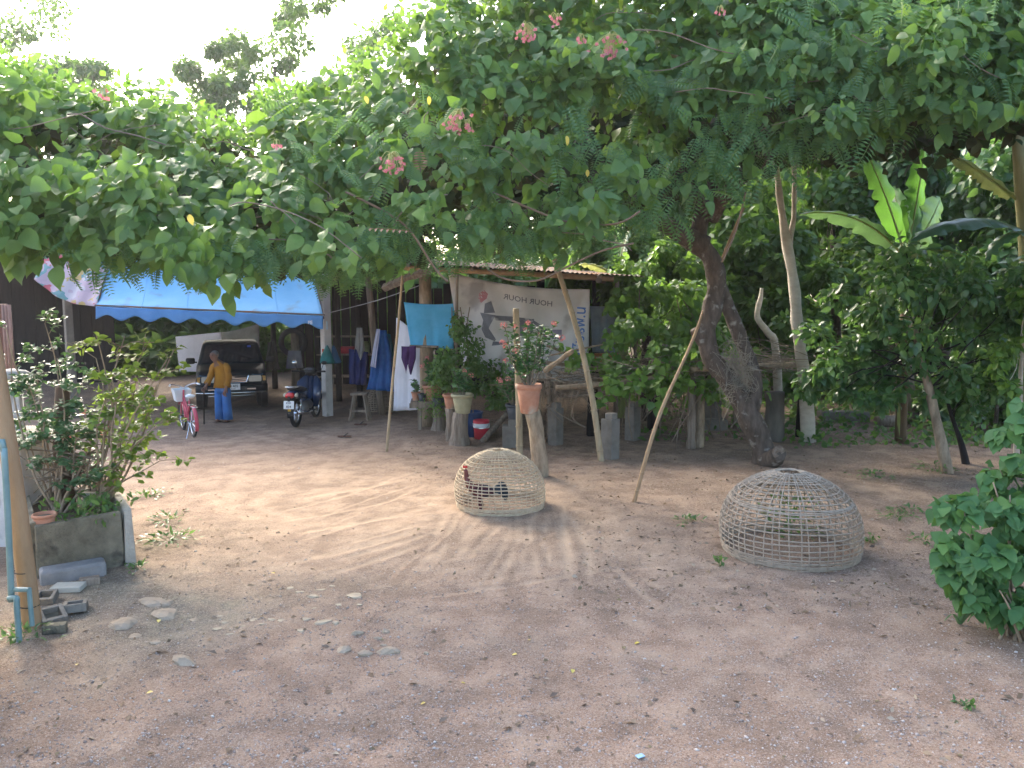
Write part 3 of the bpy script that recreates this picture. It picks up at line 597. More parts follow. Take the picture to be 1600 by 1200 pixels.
# ---- printed banner
BAN = bpy.data.materials.new('faded_banner'); BAN.use_nodes = True
BAN = mat('faded_banner_cloth', (.60, .575, .54), (.74, .72, .69), scale=1.6, rough=.75, bump=.5, bscale=5, trans=.12, dirt=((.40, .38, .37), 1.7, .57))
bq = [at(700, 425, 15.65), at(922, 452, 15.65), at(918, 600, 15.5), at(726, 585, 15.5)]
def bsurf(u, v, off=0.):
    p = bq[0].lerp(bq[1], u).lerp(bq[3].lerp(bq[2], u), v)
    p.z -= .10 * math.sin(3.14 * u) * (1 - v)
    p.y += .05 * math.sin(u * 9 + v * 3) * (1 - .5 * v) + .03 * math.sin(u * 23 - v * 5) + .025 * math.sin(u * 14 + v * 17) + .06 * math.exp(-((u * .8 + v * .5 - .25) / .05) ** 2) + .05 * math.exp(-((u - 1 + v * .35) / .04) ** 2) - .05 * math.exp(-((u - v * .6) / .12) ** 2) * (1 - v) - off
    return p
bt = thing('banner', 'large faded white banner with dark printing hung across the lean-to', 'banner', bq[2])
MB().grid(bsurf, 48, 30).build('sheet', BAN, bt, True, thick=.003)
def bpatch(name, poly, m, off=.006):
    """flat print following the cloth: polygon in banner u,v"""
    cu = sum(p[0] for p in poly) / len(poly); cv = sum(p[1] for p in poly) / len(poly); rings = []
    for k in range(6):
        s = k / 5; rings.append([bsurf(cu + (p[0] - cu) * s, cv + (p[1] - cv) * s, off) for p in poly])
    MB().loft(rings, False).build(name, m, bt, True)
def dens(poly, k=5): return [(poly[i][0] + (poly[(i + 1) % len(poly)][0] - poly[i][0]) * j / k, poly[i][1] + (poly[(i + 1) % len(poly)][1] - poly[i][1]) * j / k) for i in range(len(poly)) for j in range(k)]
INK = mat('faded_black_ink', (.12, .12, .13), (.22, .22, .24), rough=.8, scale=5, bump=0, dirt=((.4, .38, .36), 6, .62)); INKR = mat('faded_red_ink', (.40, .13, .15), (.5, .3, .3), bump=0, scale=9); INKB = mat('blue_ink', (.07, .16, .42), (.14, .26, .52), bump=0, scale=9)
def uv(px, py): # banner coordinates of a photograph pixel
    v = (py - 430) / 165; l = 700 + 26 * v; r = 922 - 4 * v; u = (px - l) / (r - l); tp_ = 425 + 27 * u + 8 * math.sin(3.14 * u); bt_ = 585 + 15 * u; return (u, (py - tp_) / (bt_ - tp_))
for nm, pl in [('printed_arc', [(750, 488), (775, 492), (768, 502), (764, 512), (764, 522), (775, 530), (773, 533), (758, 527), (752, 514), (755, 500)]), ('printed_bar', [(772, 492), (800, 494), (835, 498), (835, 501), (812, 500), (812, 507), (800, 506), (795, 501), (775, 500)]), ('printed_block', [(811, 500), (833, 502), (833, 524), (820, 526), (811, 524)]),
                ('printed_leg', [(834, 500), (850, 510), (856, 516), (855, 529), (848, 530), (850, 520), (842, 512), (832, 503)]), ('printed_line', [(770, 533), (795, 534), (792, 537), (768, 540)]), ('printed_speckle', [(758, 474), (768, 470), (774, 488), (756, 489)])]:
    bpatch(nm, dens([uv(*p) for p in pl]), INK)
bpatch('printed_flower', dens([uv(*p) for p in [(749, 458), (757, 453), (763, 459), (761, 466), (752, 473), (747, 468)]]), INKR)
bpatch('printed_square', dens([uv(*p) for p in [(863, 515), (878, 515), (878, 531), (863, 530)]]), mat('grey_violet_ink', (.2, .19, .26), (.3, .28, .34), bump=0))
def btext(body, px, py, size, m, rot, mirror, name):
    me = text_mesh(body, size, name, m, 0.); c = Vector(uv(px, py)); 
    wd = (bq[1] - bq[0]).length; hd = (bq[3] - bq[0]).length
    for v in me.vertices:
        x, y = v.co.x * (-1 if mirror else 1), v.co.y
        x, y = x * math.cos(rot) - y * math.sin(rot), x * math.sin(rot) + y * math.cos(rot)
        v.co = bsurf(c.x + x / wd, c.y - y / hd, .008)
    link(name, me, bt)
btext('HOUR HOUR', 826, 470, .16, INK, R(-4), True, 'printed_words')
btext('ม.พลสโขว', 906, 522, .29, INKB, R(88), True, 'printed_thai_words')
gq = [at(922, 478, 15.8), at(962, 480, 15.9), at(962, 552, 15.9), at(926, 550, 15.8)]
cl('grey_plastic', 'translucent grey plastic sheet hung beside the banner', 'plastic sheet', gq, mat('grey_plastic_m', (.22, .26, .30), (.32, .37, .41), rough=.35, trans=.3), .02, 3, .0)
o = MB().box(at(943, 560, 16.), (.55, .1, .2)).build('orange_board', mat('orange_board_m', (.45, .17, .06), (.55, .25, .1)), None, origin=at(943, 566, 16.)); tag(o, 'orange-brown board under the grey plastic sheet', 'board')
post('side_post', 'thin post holding the grey plastic sheet', 926, 600, 2.85, 15.95, .08, DARKW, True)
post('side_post', 'thin post at the end of the lean-to roof', 962, 600, 2.85, 16.1, .09, WOOD, True)
# ================================================================== VEHICLES AND PERSON
def local_thing(*a, **k):
    t = thing(*a, **k); LOCAL.add(t); ORG[t] = Vector(); return t
def rrect(w_, z0, z1, y, r=.08, n=3):
    pts = []
    for cx_, cz, a0 in ((w_ - r, z1 - r, 0), (-(w_ - r), z1 - r, 90), (-(w_ - r), z0 + r, 180), (w_ - r, z0 + r, 270)):
        for i in range(n + 1): a = R(a0 + 90 * i / n); pts.append(Vector((cx_ + r * math.cos(a), y, cz + r * math.sin(a))))
    return pts
CARP = mat('dark_green_paint', (.005, .010, .014), (.008, .015, .02), rough=.45, spec=.2, bump=0); GLASS = mat('dark_glass', (.012, .016, .024), (.02, .026, .036), rough=.06, spec=.8, bump=0)
CHROME = mat('chrome', (.62, .64, .66), (.75, .76, .78), rough=.15, metal=1., bump=0); BLK = mat('black_plastic', (.015, .015, .016), rough=.5, bump=0); LAMPG = mat('lamp_glass', (.42, .41, .34), (.55, .54, .46), rough=.1, bump=0, spec=.8)
PLATE = mat('white_plate', (.68, .68, .66), (.74, .74, .72), bump=0, rough=.5); PINK = mat('black_print', (.03, .03, .03), bump=0); REDL = mat('red_lamp', (.45, .01, .015), (.6, .03, .03), rough=.12, bump=0, spec=.7)
def put_text(body, size, parent, loc, rot, m=None, name='plate_text'):
    o = link(name, text_mesh(body, size, name, m or PINK, .001), parent); o.location = loc; o.rotation_euler = rot; return o
def wheel(parent, c, r, wd, spokes=0, m=RUB, rim=CHROME, ax=(1, 0, 0), name='wheel', tyre_r=None):
    tr_ = tyre_r or wd / 2
    e = bpy.data.objects.new(name, None); COL.objects.link(e); e.parent = parent; e.location = c; e.empty_display_size = .1; LOCAL.add(e)
    MB().loft(tor((0, 0, 0), r - tr_, tr_, ax, 28, 8), False).build('tyre', m, e, True)
    if spokes:
        MB().loft(tor((0, 0, 0), r - tr_ * 2, .012, ax, 28, 6), False).build('rim', rim, e, True)
        mb = MB(); A = Vector(ax).normalized(); x = A.orthogonal().normalized(); y = A.cross(x)
        for k in range(spokes): a = 6.283 * k / spokes; mb.tube([A * .03 * (-1) ** k, (x * math.cos(a) + y * math.sin(a)) * (r - tr_ * 2)], .0025, 3)
        mb.tube([A * -.05, A * .05], .03, 10); mb.build('spokes', rim, e)
    else:
        A = Vector(ax).normalized(); MB().tube([A * -wd * .3, A * wd * .3], r * .62, 16).build('rim', rim, e); MB().tube([A * -wd * .42, A * wd * .42], r * .2, 12).build('hub', rim, e)
    return e
# ---- pickup (front at local y=0, length to +y, wheels on z=0)
tb = GG(364, 642); pk = local_thing('pickup_truck', 'dark green pickup truck parked nose out under the carport', 'pickup', tb, rotz=R(19)); pk.scale = (.9, .9, .9)
W2 = .81
secs = [(-.02, .72, .52, .90, .10), (.05, .79, .44, .97, .10), (.35, .82, .40, 1.02, .10), (1.2, .84, .38, 1.09, .10), (1.28, .84, .38, 1.10, .08), (3.0, .84, .38, 1.08, .08), (3.05, .84, .40, 1.06, .06), (4.85, .83, .44, 1.04, .06)]
MB().loft([rrect(w_, a, b, y, r) for y, w_, a, b, r in secs]).build('body', CARP, pk, True)
# cab: rings from belt line to roof
def cabring(y0, y1, w0, z, r=.1):
    pts = []
    for cx_, cy_, a0 in ((w0 - r, y1 - r, 0), (-(w0 - r), y1 - r, 90), (-(w0 - r), y0 + r, 180), (w0 - r, y0 + r, 270)):
        for i in range(4): a = R(a0 + 30 * i); pts.append(Vector((cx_ + r * math.cos(a), cy_ + r * math.sin(a), z)))
    return pts
MB().loft([cabring(1.08, 3.0, .80, 1.06), cabring(1.10, 2.98, .80, 1.10), cabring(1.68, 2.86, .69, 1.55), cabring(1.76, 2.80, .64, 1.60), cabring(1.95, 2.65, .5, 1.615)]).build('cab', CARP, pk, True)
def panel(name, pts, m, par=pk): return MB().add([Vector(p) for p in pts], [(0, 1, 2, 3)]).build(name, m, par, thick=.006)
panel('windscreen', [(-.70, 1.115, 1.115), (.70, 1.115, 1.115), (.615, 1.645, 1.535), (-.615, 1.645, 1.535)], GLASS)
for sx in (-1, 1):
    panel('side_window', [(sx * .80, 1.35, 1.12), (sx * .80, 2.15, 1.12), (sx * .705, 2.15, 1.51), (sx * .705, 1.75, 1.51)][:: 1 if sx > 0 else -1], GLASS)
    panel('side_window', [(sx * .80, 2.22, 1.12), (sx * .80, 2.85, 1.12), (sx * .705, 2.75, 1.51), (sx * .705, 2.22, 1.51)][:: 1 if sx > 0 else -1], GLASS)
    h = MB().loft([rrect(.15, -.075, .075, y, .03) for y in (0, .05)]).build('headlight', LAMPG, pk); h.location = (sx * .545, -.035, .80)
    h2 = MB().loft([rrect(.05, -.06, .06, y, .02) for y in (0, .06)]).build('indicator', mat('amber', (.5, .28, .08), bump=0, rough=.15), pk); h2.location = (sx * .745, -.01, .80)
    mb = MB().loft([rrect(.11, -.075, .075, y, .04) for y in (0, .06, .09)]); mr_ = mb.build('mirror', BLK, pk, True); mr_.location = (sx * .98, 1.25, 1.16)
    MB().tube([(sx * .82, 1.3, 1.12), (sx * .95, 1.28, 1.14)], .02, 6).build('mirror_arm', BLK, pk)
    w_ = wheel(pk, (sx * .70, .78, .33), .33, .22)
    w_ = wheel(pk, (sx * .70, 3.75, .33), .33, .22)
    MB().tube([(sx * .70, .78, .36), (sx * .848, .78, .36)], .40, 20).build('wheel_arch', BLK, pk)
    MB().tube([(sx * .70, 3.75, .36), (sx * .848, 3.75, .36)], .40, 20).build('wheel_arch', BLK, pk)
    MB().box((sx * .45, -.115, .56), (.2, .02, .03)).build('fog_lamp', CHROME, pk)
    MB().tube([(sx * .47, -.04, .905), (sx * .6, -.04, .885), (sx * .74, -.02, .9)], .009, 6).build('lamp_trim', CHROME, pk)
gr = MB().box((0, -.035, .79), (.74, .03, .19)).build('grille', BLK, pk)
for z in (.735, .775, .82): MB().box((0, -.053, z), (.68, .012, .012)).build('grille_bar', CHROME, gr)
MB().tube([(-.40, -.05, .88), (-.34, -.055, .72), (0, -.06, .695), (.34, -.055, .72), (.40, -.05, .88)], .014, 6).build('grille_trim', CHROME, gr)
put_text('ISUZU', .055, pk, (0, -.062, .845), (R(90), 0, 0), CHROME, 'grille_letters')
MB().loft([[Vector((x, y + .14 * (abs(x) / .84) ** 3, z)) for y, z in ((.02, .45), (-.10, .46), (-.12, .50), (-.12, .62), (-.10, .66), (.02, .66))] for x in np.linspace(-.84, .84, 13)]).build('bumper', CARP, pk, True)
MB().tube([(x, -.13 + .14 * (abs(x) / .84) ** 3, .475) for x in np.linspace(-.83, .83, 13)], .02, 6).build('bumper_trim', CHROME, pk, True)
MB().tube([(x, -.10 + .14 * (abs(x) / .84) ** 3, .40) for x in np.linspace(-.55, .55, 9)], .012, 6).build('skid_bar', CHROME, pk, True)
pl = MB().box((.02, -.135, .62), (.34, .012, .15)).build('licence_plate', PLATE, pk)
put_text('ผ 1405', .085, pl, (.02, -.143, .635), (R(90), 0, 0)); put_text('ขอนแก่น', .035, pl, (.02, -.143, .575), (R(90), 0, 0))
MB().box((.46, 1.55, 1.49), (.09, .012, .05), Matrix.Rotation(R(-38), 3, 'X')).build('windscreen_sticker', mat('blue_sticker', (.05, .10, .45), bump=0), pk)
# ---- skin-grown bodies
def skin(name, verts, edges, rad, m, parent, sub=2, root=0):
    me = bpy.data.meshes.new(name); me.from_pydata([tuple(v) for v in verts], edges, []); me.materials.append(m)
    o = link(name, me, parent); md = o.modifiers.new('skin', 'SKIN'); md.use_smooth_shade = True
    for i, r in enumerate(rad):
        sv = me.skin_vertices[0].data[i]; sv.radius = r if hasattr(r, '__len__') else (r, r); sv.use_root = (i == root)
    md2 = o.modifiers.new('sub', 'SUBSURF'); md2.levels = sub; md2.render_levels = sub; return o
SKIN = mat('skin', (.15, .075, .05), (.21, .11, .075), bump=.05, rough=.55); HAIR = mat('grey_hair', (.07, .065, .06), (.14, .13, .125), bump=.4, bscale=90)
pb = GG(350, 659); pe = local_thing('person', 'stooped elderly person in mustard shirt and blue trousers leaning on a cane', 'person', pb, rotz=R(-12))
# local: faces -y, x to the right of the picture; height about 1.46
J = [(0, 0, .78), (0, .02, .92), (0, .0, 1.06), (-.02, -.04, 1.18), (-.05, -.085, 1.245), (-.08, -.13, 1.30), (-.085, -.13, 1.375), (-.082, -.12, 1.43),
     (-.085, 0, .74), (-.09, -.03, .42), (-.09, .02, .08), (-.10, -.10, .03), (.085, 0, .74), (.085, -.01, .42), (.085, .03, .08), (.09, -.09, .03),
     (-.155, -.05, 1.145), (-.20, -.10, .93), (-.235, -.21, .76), (.135, -.03, 1.14), (.17, -.04, .90), (.145, -.12, .70)]
E = [(0, 1), (1, 2), (2, 3), (3, 4), (4, 5), (5, 6), (6, 7), (0, 8), (8, 9), (9, 10), (10, 11), (0, 12), (12, 13), (13, 14), (14, 15), (3, 16), (16, 17), (17, 18), (3, 19), (19, 20), (20, 21)]
RD = [(.12, .09), (.115, .085), (.12, .09), (.10, .07), (.052, .052), (.066, .075), (.088, .098), (.062, .07), .075, .055, .04, (.035, .025), .075, .055, .04, (.035, .025), .05, .04, .028, .05, .04, .028]
hands = {}
for wi, dirv in ((18, Vector((-.25, -.6, -.6))), (21, Vector((-.15, -.35, -.9)))):
    wv = Vector(J[wi]); d = dirv.normalized(); side = d.cross(Vector((0, 1, 0))).normalized(); J.append(tuple(wv + d * .06)); RD.append((.033, .018)); pi_ = len(J) - 1; E.append((wi, pi_))
    for k in range(4):
        o_ = side * (.021 * (1.5 - k)); ln = (.055, .065, .06, .045)[k]
        a = len(J); J.append(tuple(wv + d * .10 + o_)); J.append(tuple(wv + d * (.10 + ln * .6) + o_ + Vector((.012, .0, -.01)))); J.append(tuple(wv + d * (.10 + ln * .7) + o_ + Vector((.025, .025, -.02)))); RD += [.010, .0095, .008]; E += [(pi_, a), (a, a + 1), (a + 1, a + 2)]
    a = len(J); J.append(tuple(wv + d * .04 + side * .042)); J.append(tuple(wv + d * .085 + side * .05 + Vector((.01, 0, 0)))); RD += [.011, .009]; E += [(wi, a), (a, a + 1)]
skin('body', J, E, RD, SKIN, pe)
hc = Vector((-.085, -.135, 1.375)); 
mb = MB().lathe([(.074, -.03), (.083, .0), (.080, .035), (.062, .068), (.035, .085), (.008, .092)], hc + Vector((.008, .028, .0)), 16, rot=Matrix.Rotation(R(-28), 3, 'X')); mb.build('hair', HAIR, pe, True)
MB().lathe([(.004, .035), (.012, .0), (.016, -.022), (.006, -.03)], hc + Vector((-.012, -.082, -.02)), 8).build('nose', SKIN, pe, True)
for sx in (-1, 1):
    MB().lathe([(.004, -.012), (.011, 0), (.004, .012)], hc + Vector((-.012 + sx * .03, -.076, .005)), 8).build('eye', mat('dark_eye', (.02, .015, .012), bump=0), pe, True)
    MB().lathe([(.006, -.028), (.016, -.01), (.02, .012), (.008, .028)], hc + Vector((sx * .082, .01, -.01)), 8).build('ear', SKIN, pe, True)
MB().tube([hc + Vector((-.034, -.072, -.055)), hc + Vector((-.012, -.08, -.053)), hc + Vector((.012, -.074, -.055))], .005, 6).build('mouth', mat('lips', (.16, .06, .05), bump=0), pe)
SHIRT = mat('mustard_cloth', (.25, .105, .010), (.34, .155, .016), scale=5, bump=.25, bscale=16)
def ering(c, rx, ry, n=20, tilt=0., ph=0., fold=0.):
    c = Vector(c); return [c + Vector((rx * math.cos(a) * (1 + fold * math.sin(5 * a + ph)), ry * math.sin(a) * (1 + fold * math.sin(5 * a + ph)), tilt * math.sin(a))) for a in [2 * math.pi * k / n for k in range(n)]]
sh_ = MB().loft([ering((0, -.01, .71), .175, .145, fold=.05, ph=1), ering((0, 0, .80), .168, .14, fold=.03, ph=2), ering((0, .01, .95), .155, .128, fold=.02), ering((0, 0, 1.08), .158, .125), ering((-.01, -.02, 1.16), .145, .105, tilt=-.01), ering((-.03, -.055, 1.215), .09, .08, tilt=-.02), ering((-.05, -.085, 1.245), .062, .062, tilt=-.025)], False).build('shirt', SHIRT, pe, True, thick=.004)
for a_, b_, c_ in ((16, 17, 18), (19, 20, 21)):
    A_, B_, C_ = Vector(J[a_]), Vector(J[b_]), Vector(J[c_]); inn = A_ + Vector((.05 if A_.x < 0 else -.05, 0, .01))
    MB().tube(spline([inn, A_, A_.lerp(B_, .5), B_, B_.lerp(C_, .8)], 3), [.062 + .006 * math.sin(k * 1.7) for k in range(13)], 12, caps=False).build('sleeve', SHIRT, sh_, True)
TROU = mat('blue_trousers_cloth', (.035, .13, .36), (.055, .18, .46), scale=4, bump=.25, bscale=14)
MB().loft([ering((0, 0, .60), .15, .12), ering((0, 0, .74), .15, .122), ering((0, .01, .84), .135, .115)], True).build('trousers', TROU, pe, True)
tro = [o for o in pe.children if o.name.startswith('trousers')][0]
for sx in (-1, 1):
    MB().loft([ering((sx * .092, .005, .055), .098, .088, fold=.05, ph=sx), ering((sx * .09, .0, .25), .09, .085, fold=.03, ph=1), ering((sx * .085, -.01, .45), .086, .085, fold=.02), ering((sx * .075, 0, .66), .088, .108)], False).build('trouser_leg', TROU, tro, True, thick=.004)
    MB().loft([ering((sx * .09, .055, .012), .03, .02, 12), ering((sx * .092, -.04, .012), .042, .02, 12), ering((sx * .098, -.13, .012), .036, .018, 12)]).build('sandal', mat('sandal_m', (.12, .07, .06), bump=0), pe, True)
hw = Vector(J[18]) + Vector((-.02, -.05, -.075))
cane = MB().tube([pe.location + Vector((-.30, -.28, -.005)), pe.location + Matrix.Rotation(R(-12), 3, 'Z') @ hw + Vector((0, 0, .02))], .013, 8).tube([pe.location + Matrix.Rotation(R(-12), 3, 'Z') @ (hw + Vector((-.0, -.05, .02))), pe.location + Matrix.Rotation(R(-12), 3, 'Z') @ (hw + Vector((0, .06, .03)))], .014, 8).build('cane', DARKW, None, True, origin=pe.location + Vector((-.30, -.28, 0))); tag(cane, 'dark wooden walking cane held by the person in the mustard shirt', 'cane')
# ---- bicycle: rear wheel at local origin, front along +x
ra, fa_ = GG(303, 683), GG(268, 665); hd = (fa_ - ra); ang = math.atan2(.90, -.58)
bk = local_thing('bicycle', 'pink step-through bicycle with white front basket beside the person', 'bicycle', ra, rotz=ang); bk.scale = (.92, .92, .92)
PNK = mat('pink_red_paint', (.45, .06, .09), (.55, .10, .14), rough=.3, bump=0); WPL = mat('white_plastic', (.62, .66, .68), (.72, .75, .76), rough=.4, bump=0)
Yx = (0, 1, 0); wr = .30
wheel(bk, (0, 0, wr), wr, .045, 28, ax=Yx); wheel(bk, (1.0, 0, wr), wr, .045, 28, ax=Yx)
fr = MB(); 
for a_, b_, r_ in [((0, 0, wr), (.42, 0, .28), .012), ((0, 0, wr), (.30, 0, .62), .010), ((.42, 0, .28), (.27, 0, .72), .017), ((.42, 0, .28), (.84, 0, .66), .02), ((.35, 0, .45), (.83, 0, .74), .016), ((.80, 0, .86), (.87, 0, .60), .02)]: fr.tube([a_, b_], r_, 8)
for s_ in (-.04, .04): fr.tube([(.87, s_, .60), (.92, s_, .45), (1.0, s_, wr)], .012, 8)
fr.build('frame', PNK, bk, True)
MB().tube([(.27, 0, .70), (.25, 0, .78)], .013, 8).build('seat_post', CHROME, bk)
MB().loft([[Vector((x, w_ * math.cos(a), z + h_ * math.sin(a))) for a in [6.283 * k / 12 for k in range(12)]] for x, w_, z, h_ in ((.12, .075, .80, .03), (.18, .10, .80, .04), (.28, .075, .80, .035), (.40, .03, .79, .025))]).build('saddle', WPL, bk, True)
MB().tube(spline([(.72, -.28, .98), (.80, -.22, .985), (.84, -.08, .94), (.80, 0, .90), (.84, .08, .94), (.80, .22, .985), (.72, .28, .98)], 3), .012, 8).build('handlebar', CHROME, bk, True)
for s_ in (-1, 1): MB().tube([(.66, s_ * .29, .975), (.76, s_ * .26, .985)], .018, 8).build('grip', WPL, bk)
def fender(cx_, a0, a1, r):
    return MB().grid(lambda u, v: Vector((cx_ + r * math.cos(a0 + (a1 - a0) * u), (v - .5) * .07, wr + r * math.sin(a0 + (a1 - a0) * u) - .012 * (2 * v - 1) ** 2)), 20, 4)
fender(0, R(25), R(205), wr + .025).build('mudguard', PNK, bk, True, thick=.003); fender(1.0, R(40), R(180), wr + .025).build('mudguard', PNK, bk, True, thick=.003)
bs = MB()
q0 = [(.88, -.13), (1.16, -.13), (1.16, .13), (.88, .13)]; q1 = [(.84, -.17), (1.22, -.17), (1.22, .17), (.84, .17)]
for k in range(4):
    (ax0, ay0), (bx0, by0) = q0[k], q0[(k + 1) % 4]; (ax1, ay1), (bx1, by1) = q1[k], q1[(k + 1) % 4]
    bs.grid(lambda u, v: Vector(((ax0 + (bx0 - ax0) * u) * (1 - v) + (ax1 + (bx1 - ax1) * u) * v, (ay0 + (by0 - ay0) * u) * (1 - v) + (ay1 + (by1 - ay1) * u) * v, .62 + .24 * v)), 4, 3)
bs.add([(*p, .62) for p in q0], [(0, 1, 2, 3)]); bs.build('basket', WPL, bk, thick=.006)
MB().loft(tor((.42, 0, .28), .085, .008, Yx, 20, 6), False).build('chain_ring', CHROME, bk)
for s_ in (-1, 1): MB().tube([(.42, s_ * .05, .28), (.42 + s_ * .15, s_ * .07, .28 - s_ * .03)], .01, 6).box((.42 + s_ * .15, s_ * .12, .28 - s_ * .03), (.08, .09, .025)).build('pedal', CHROME, bk)
MB().tube([(-.22, -.05, .62), (.22, -.05, .62), (.22, .05, .62), (-.22, .05, .62), (-.22, -.05, .62)], .008, 6).build('rack', CHROME, bk)
MB().tube([(0, .06, .30), (-.12, .16, .005)], .009, 6).build('kickstand', CHROME, bk)
# ---- motorbike: rear wheel at origin, front along +y
mo_ = GG(463, 667); mk = local_thing('motorbike', 'dark blue motorbike with red tail lamp and white plate seen from behind', 'motorbike', mo_, rotz=R(-5))
MBL = mat('dark_blue_fairing', (.015, .03, .075), (.02, .045, .10), rough=.18, spec=.7, bump=0)
wheel(mk, (0, 0, .28), .28, .08, 24, tyre_r=.042); wheel(mk, (0, 1.2, .28), .28, .07, 24, tyre_r=.036)
def ov(y, z, rx, rz, n=14): return [Vector((rx * math.cos(a), y, z + rz * math.sin(a))) for a in [6.283 * k / n for k in range(n)]]
MB().loft([ov(-.30, .70, .04, .03), ov(-.22, .70, .09, .055), ov(.05, .66, .11, .075), ov(.35, .60, .10, .08), ov(.5, .54, .08, .07)]).build('tail_body', MBL, mk, True)
MB().loft([ov(-.24, .775, .07, .02), ov(-.15, .785, .115, .04), ov(.15, .76, .12, .045), ov(.42, .70, .10, .045), ov(.52, .68, .06, .03)]).build('seat', BLK, mk, True)
MB().tube(spline([(-.10, -.02, .80), (-.11, -.25, .82), (0, -.33, .825), (.11, -.25, .82), (.10, -.02, .80)], 4), .014, 8).build('grab_rail', CHROME, mk, True)
MB().loft([ov(-.345, .66, .03, .02), ov(-.335, .66, .085, .055), ov(-.27, .67, .09, .06)]).build('tail_lamp', REDL, mk, True)
for sx in (-1, 1):
    MB().loft([ov(-.30, .665, .02, .03), ov(-.22, .67, .035, .045)]).build('tail_indicator', LAMPG, mk, True).location = (sx * .11, 0, 0)
    MB().loft([[Vector((sx * x, y, z)) for x, y, z in ((.05, .80, .30), (.20, .72, .32), (.26, .76, .55), (.25, .82, .80), (.12, .92, .92), (.04, .95, .9))], [Vector((sx * x, y, z)) for x, y, z in ((.05, .86, .28), (.19, .78, .30), (.245, .83, .55), (.235, .89, .80), (.11, .97, .94), (.04, 1.0, .92))]]).build('leg_shield', MBL, mk, True)
    MB().tube([(sx * .06, 1.10, .52), (sx * .075, 1.2, .28)], .022, 8).build('fork', CHROME, mk, True)
    MB().tube([(sx * .10, .02, .56), (sx * .10, -.01, .30)], .02, 8).build('shock', CHROME, mk, True)
    MB().tube([(sx * .1, .9, 1.0), (sx * .30, .82, 1.02)], .013, 8).build('handlebar', BLK, mk); MB().tube([(sx * .22, .85, 1.015), (sx * .35, .79, 1.02)], .02, 8).build('grip', BLK, mk)
    MB().tube([(sx * .24, .86, 1.02), (sx * .30, .86, 1.17)], .007, 6).build('mirror_stem', BLK, mk)
    mm = MB().loft([ov(0, 0, .055, .035), ov(.03, 0, .06, .04), ov(.05, 0, .03, .02)]).build('mirror', CHROME if sx < 0 else BLK, mk, True); mm.location = (sx * .31, .84, 1.19)
    MB().tube([(sx * .12, .45, .30), (sx * .24, .45, .28)], .018, 8).build('foot_peg', BLK, mk)
MB().loft([ov(.84, 1.0, .10, .06), ov(.95, 1.02, .13, .09), ov(1.05, .98, .10, .07)]).build('headstock', BLK, mk, True)
MB().loft([ov(.84, 1.05, .12, .03), ov(.86, 1.06, .13, .035)]).build('dash', GLASS, mk, True)
MB().grid(lambda u, v: Vector(((v - .5) * .13, 1.2 + .315 * math.cos(R(15 + 150 * u)), .28 + .315 * math.sin(R(15 + 150 * u)) - .03 * (2 * v - 1) ** 2)), 18, 4).build('front_mudguard', MBL, mk, True, thick=.004)
MB().grid(lambda u, v: Vector(((v - .5) * .12, .315 * math.cos(R(40 + 150 * u)), .28 + .315 * math.sin(R(40 + 150 * u)))), 18, 4).build('rear_mudguard', BLK, mk, True, thick=.004)
MB().loft([ov(.25, .32, .10, .08), ov(.45, .36, .12, .12), ov(.7, .36, .11, .11), ov(.8, .35, .08, .08)]).build('engine', mat('grey_metal', (.2, .2, .2), (.3, .3, .3), rough=.4, metal=.8), mk, True)
MB().tube([(.13, .55, .25), (.15, .2, .26), (.15, -.25, .34)], [.03, .04, .05], 10).build('exhaust', CHROME, mk, True)
MB().tube([(0, .05, .30), (0, .45, .34)], .035, 8).build('swing_arm', BLK, mk); MB().tube([(0, .4, .5), (0, .85, .45), (0, .98, .9)], .05, 8).build('spine', MBL, mk, True)
ps = MB().box((0, -.37, .49), (.20, .008, .155), Matrix.Rotation(R(-8), 3, 'X')).build('licence_plate', PLATE, mk)
put_text('ขวท', .06, ps, (0, -.387, .53), (R(82), 0, 0)); put_text('834', .065, ps, (0, -.384, .455), (R(82), 0, 0))
MB().box((0, -.35, .385), (.06, .012, .045)).build('reflector', mat('amber2', (.6, .35, .05), bump=0), mk)
MB().box((0, -.34, .55), (.05, .05, .2)).build('plate_bracket', BLK, mk)
# ================================================================== TREES AND VINES
VINE = leafmat('vine_leaf', [(0.051, 0.120, 0.031), (0.085, 0.176, 0.042), (0.068, 0.148, 0.046), (0.127, 0.232, 0.046), (0.060, 0.134, 0.042), (0.101, 0.197, 0.052), (0.075, 0.154, 0.052), (0.169, 0.281, 0.052), (0.085, 0.168, 0.052)], trans=.46, tcol=(.27, .46, .04), rough=.5)
FEATH = leafmat('feather_leaf', [(0.066, 0.158, 0.054), (0.094, 0.205, 0.072), (0.075, 0.173, 0.066), (0.131, 0.236, 0.060)], trans=.42, tcol=(.22, .36, .05), rough=.5)
FOREST = leafmat('forest_leaf', [(0.043, 0.106, 0.030), (0.068, 0.146, 0.039), (0.098, 0.196, 0.051), (0.059, 0.130, 0.044), (0.155, 0.261, 0.064)], trans=.48, tcol=(.26, .44, .05), rough=.45)
FOREST2 = leafmat('glossy_leaf', [(0.042, 0.105, 0.037), (0.072, 0.155, 0.050), (0.107, 0.203, 0.066), (0.059, 0.137, 0.044)], trans=.4, tcol=(.2, .38, .05), rough=.36, spec=.5)
LIME = leafmat('lime_leaf', [(.09, .20, .04), (.14, .27, .05), (.18, .31, .06), (.08, .18, .05), (.12, .24, .06)], trans=.5, tcol=(.3, .5, .06), rough=.4)
STEM = mat('vine_stem', (.16, .12, .085), (.27, .21, .15), scale=10, bump=.4)
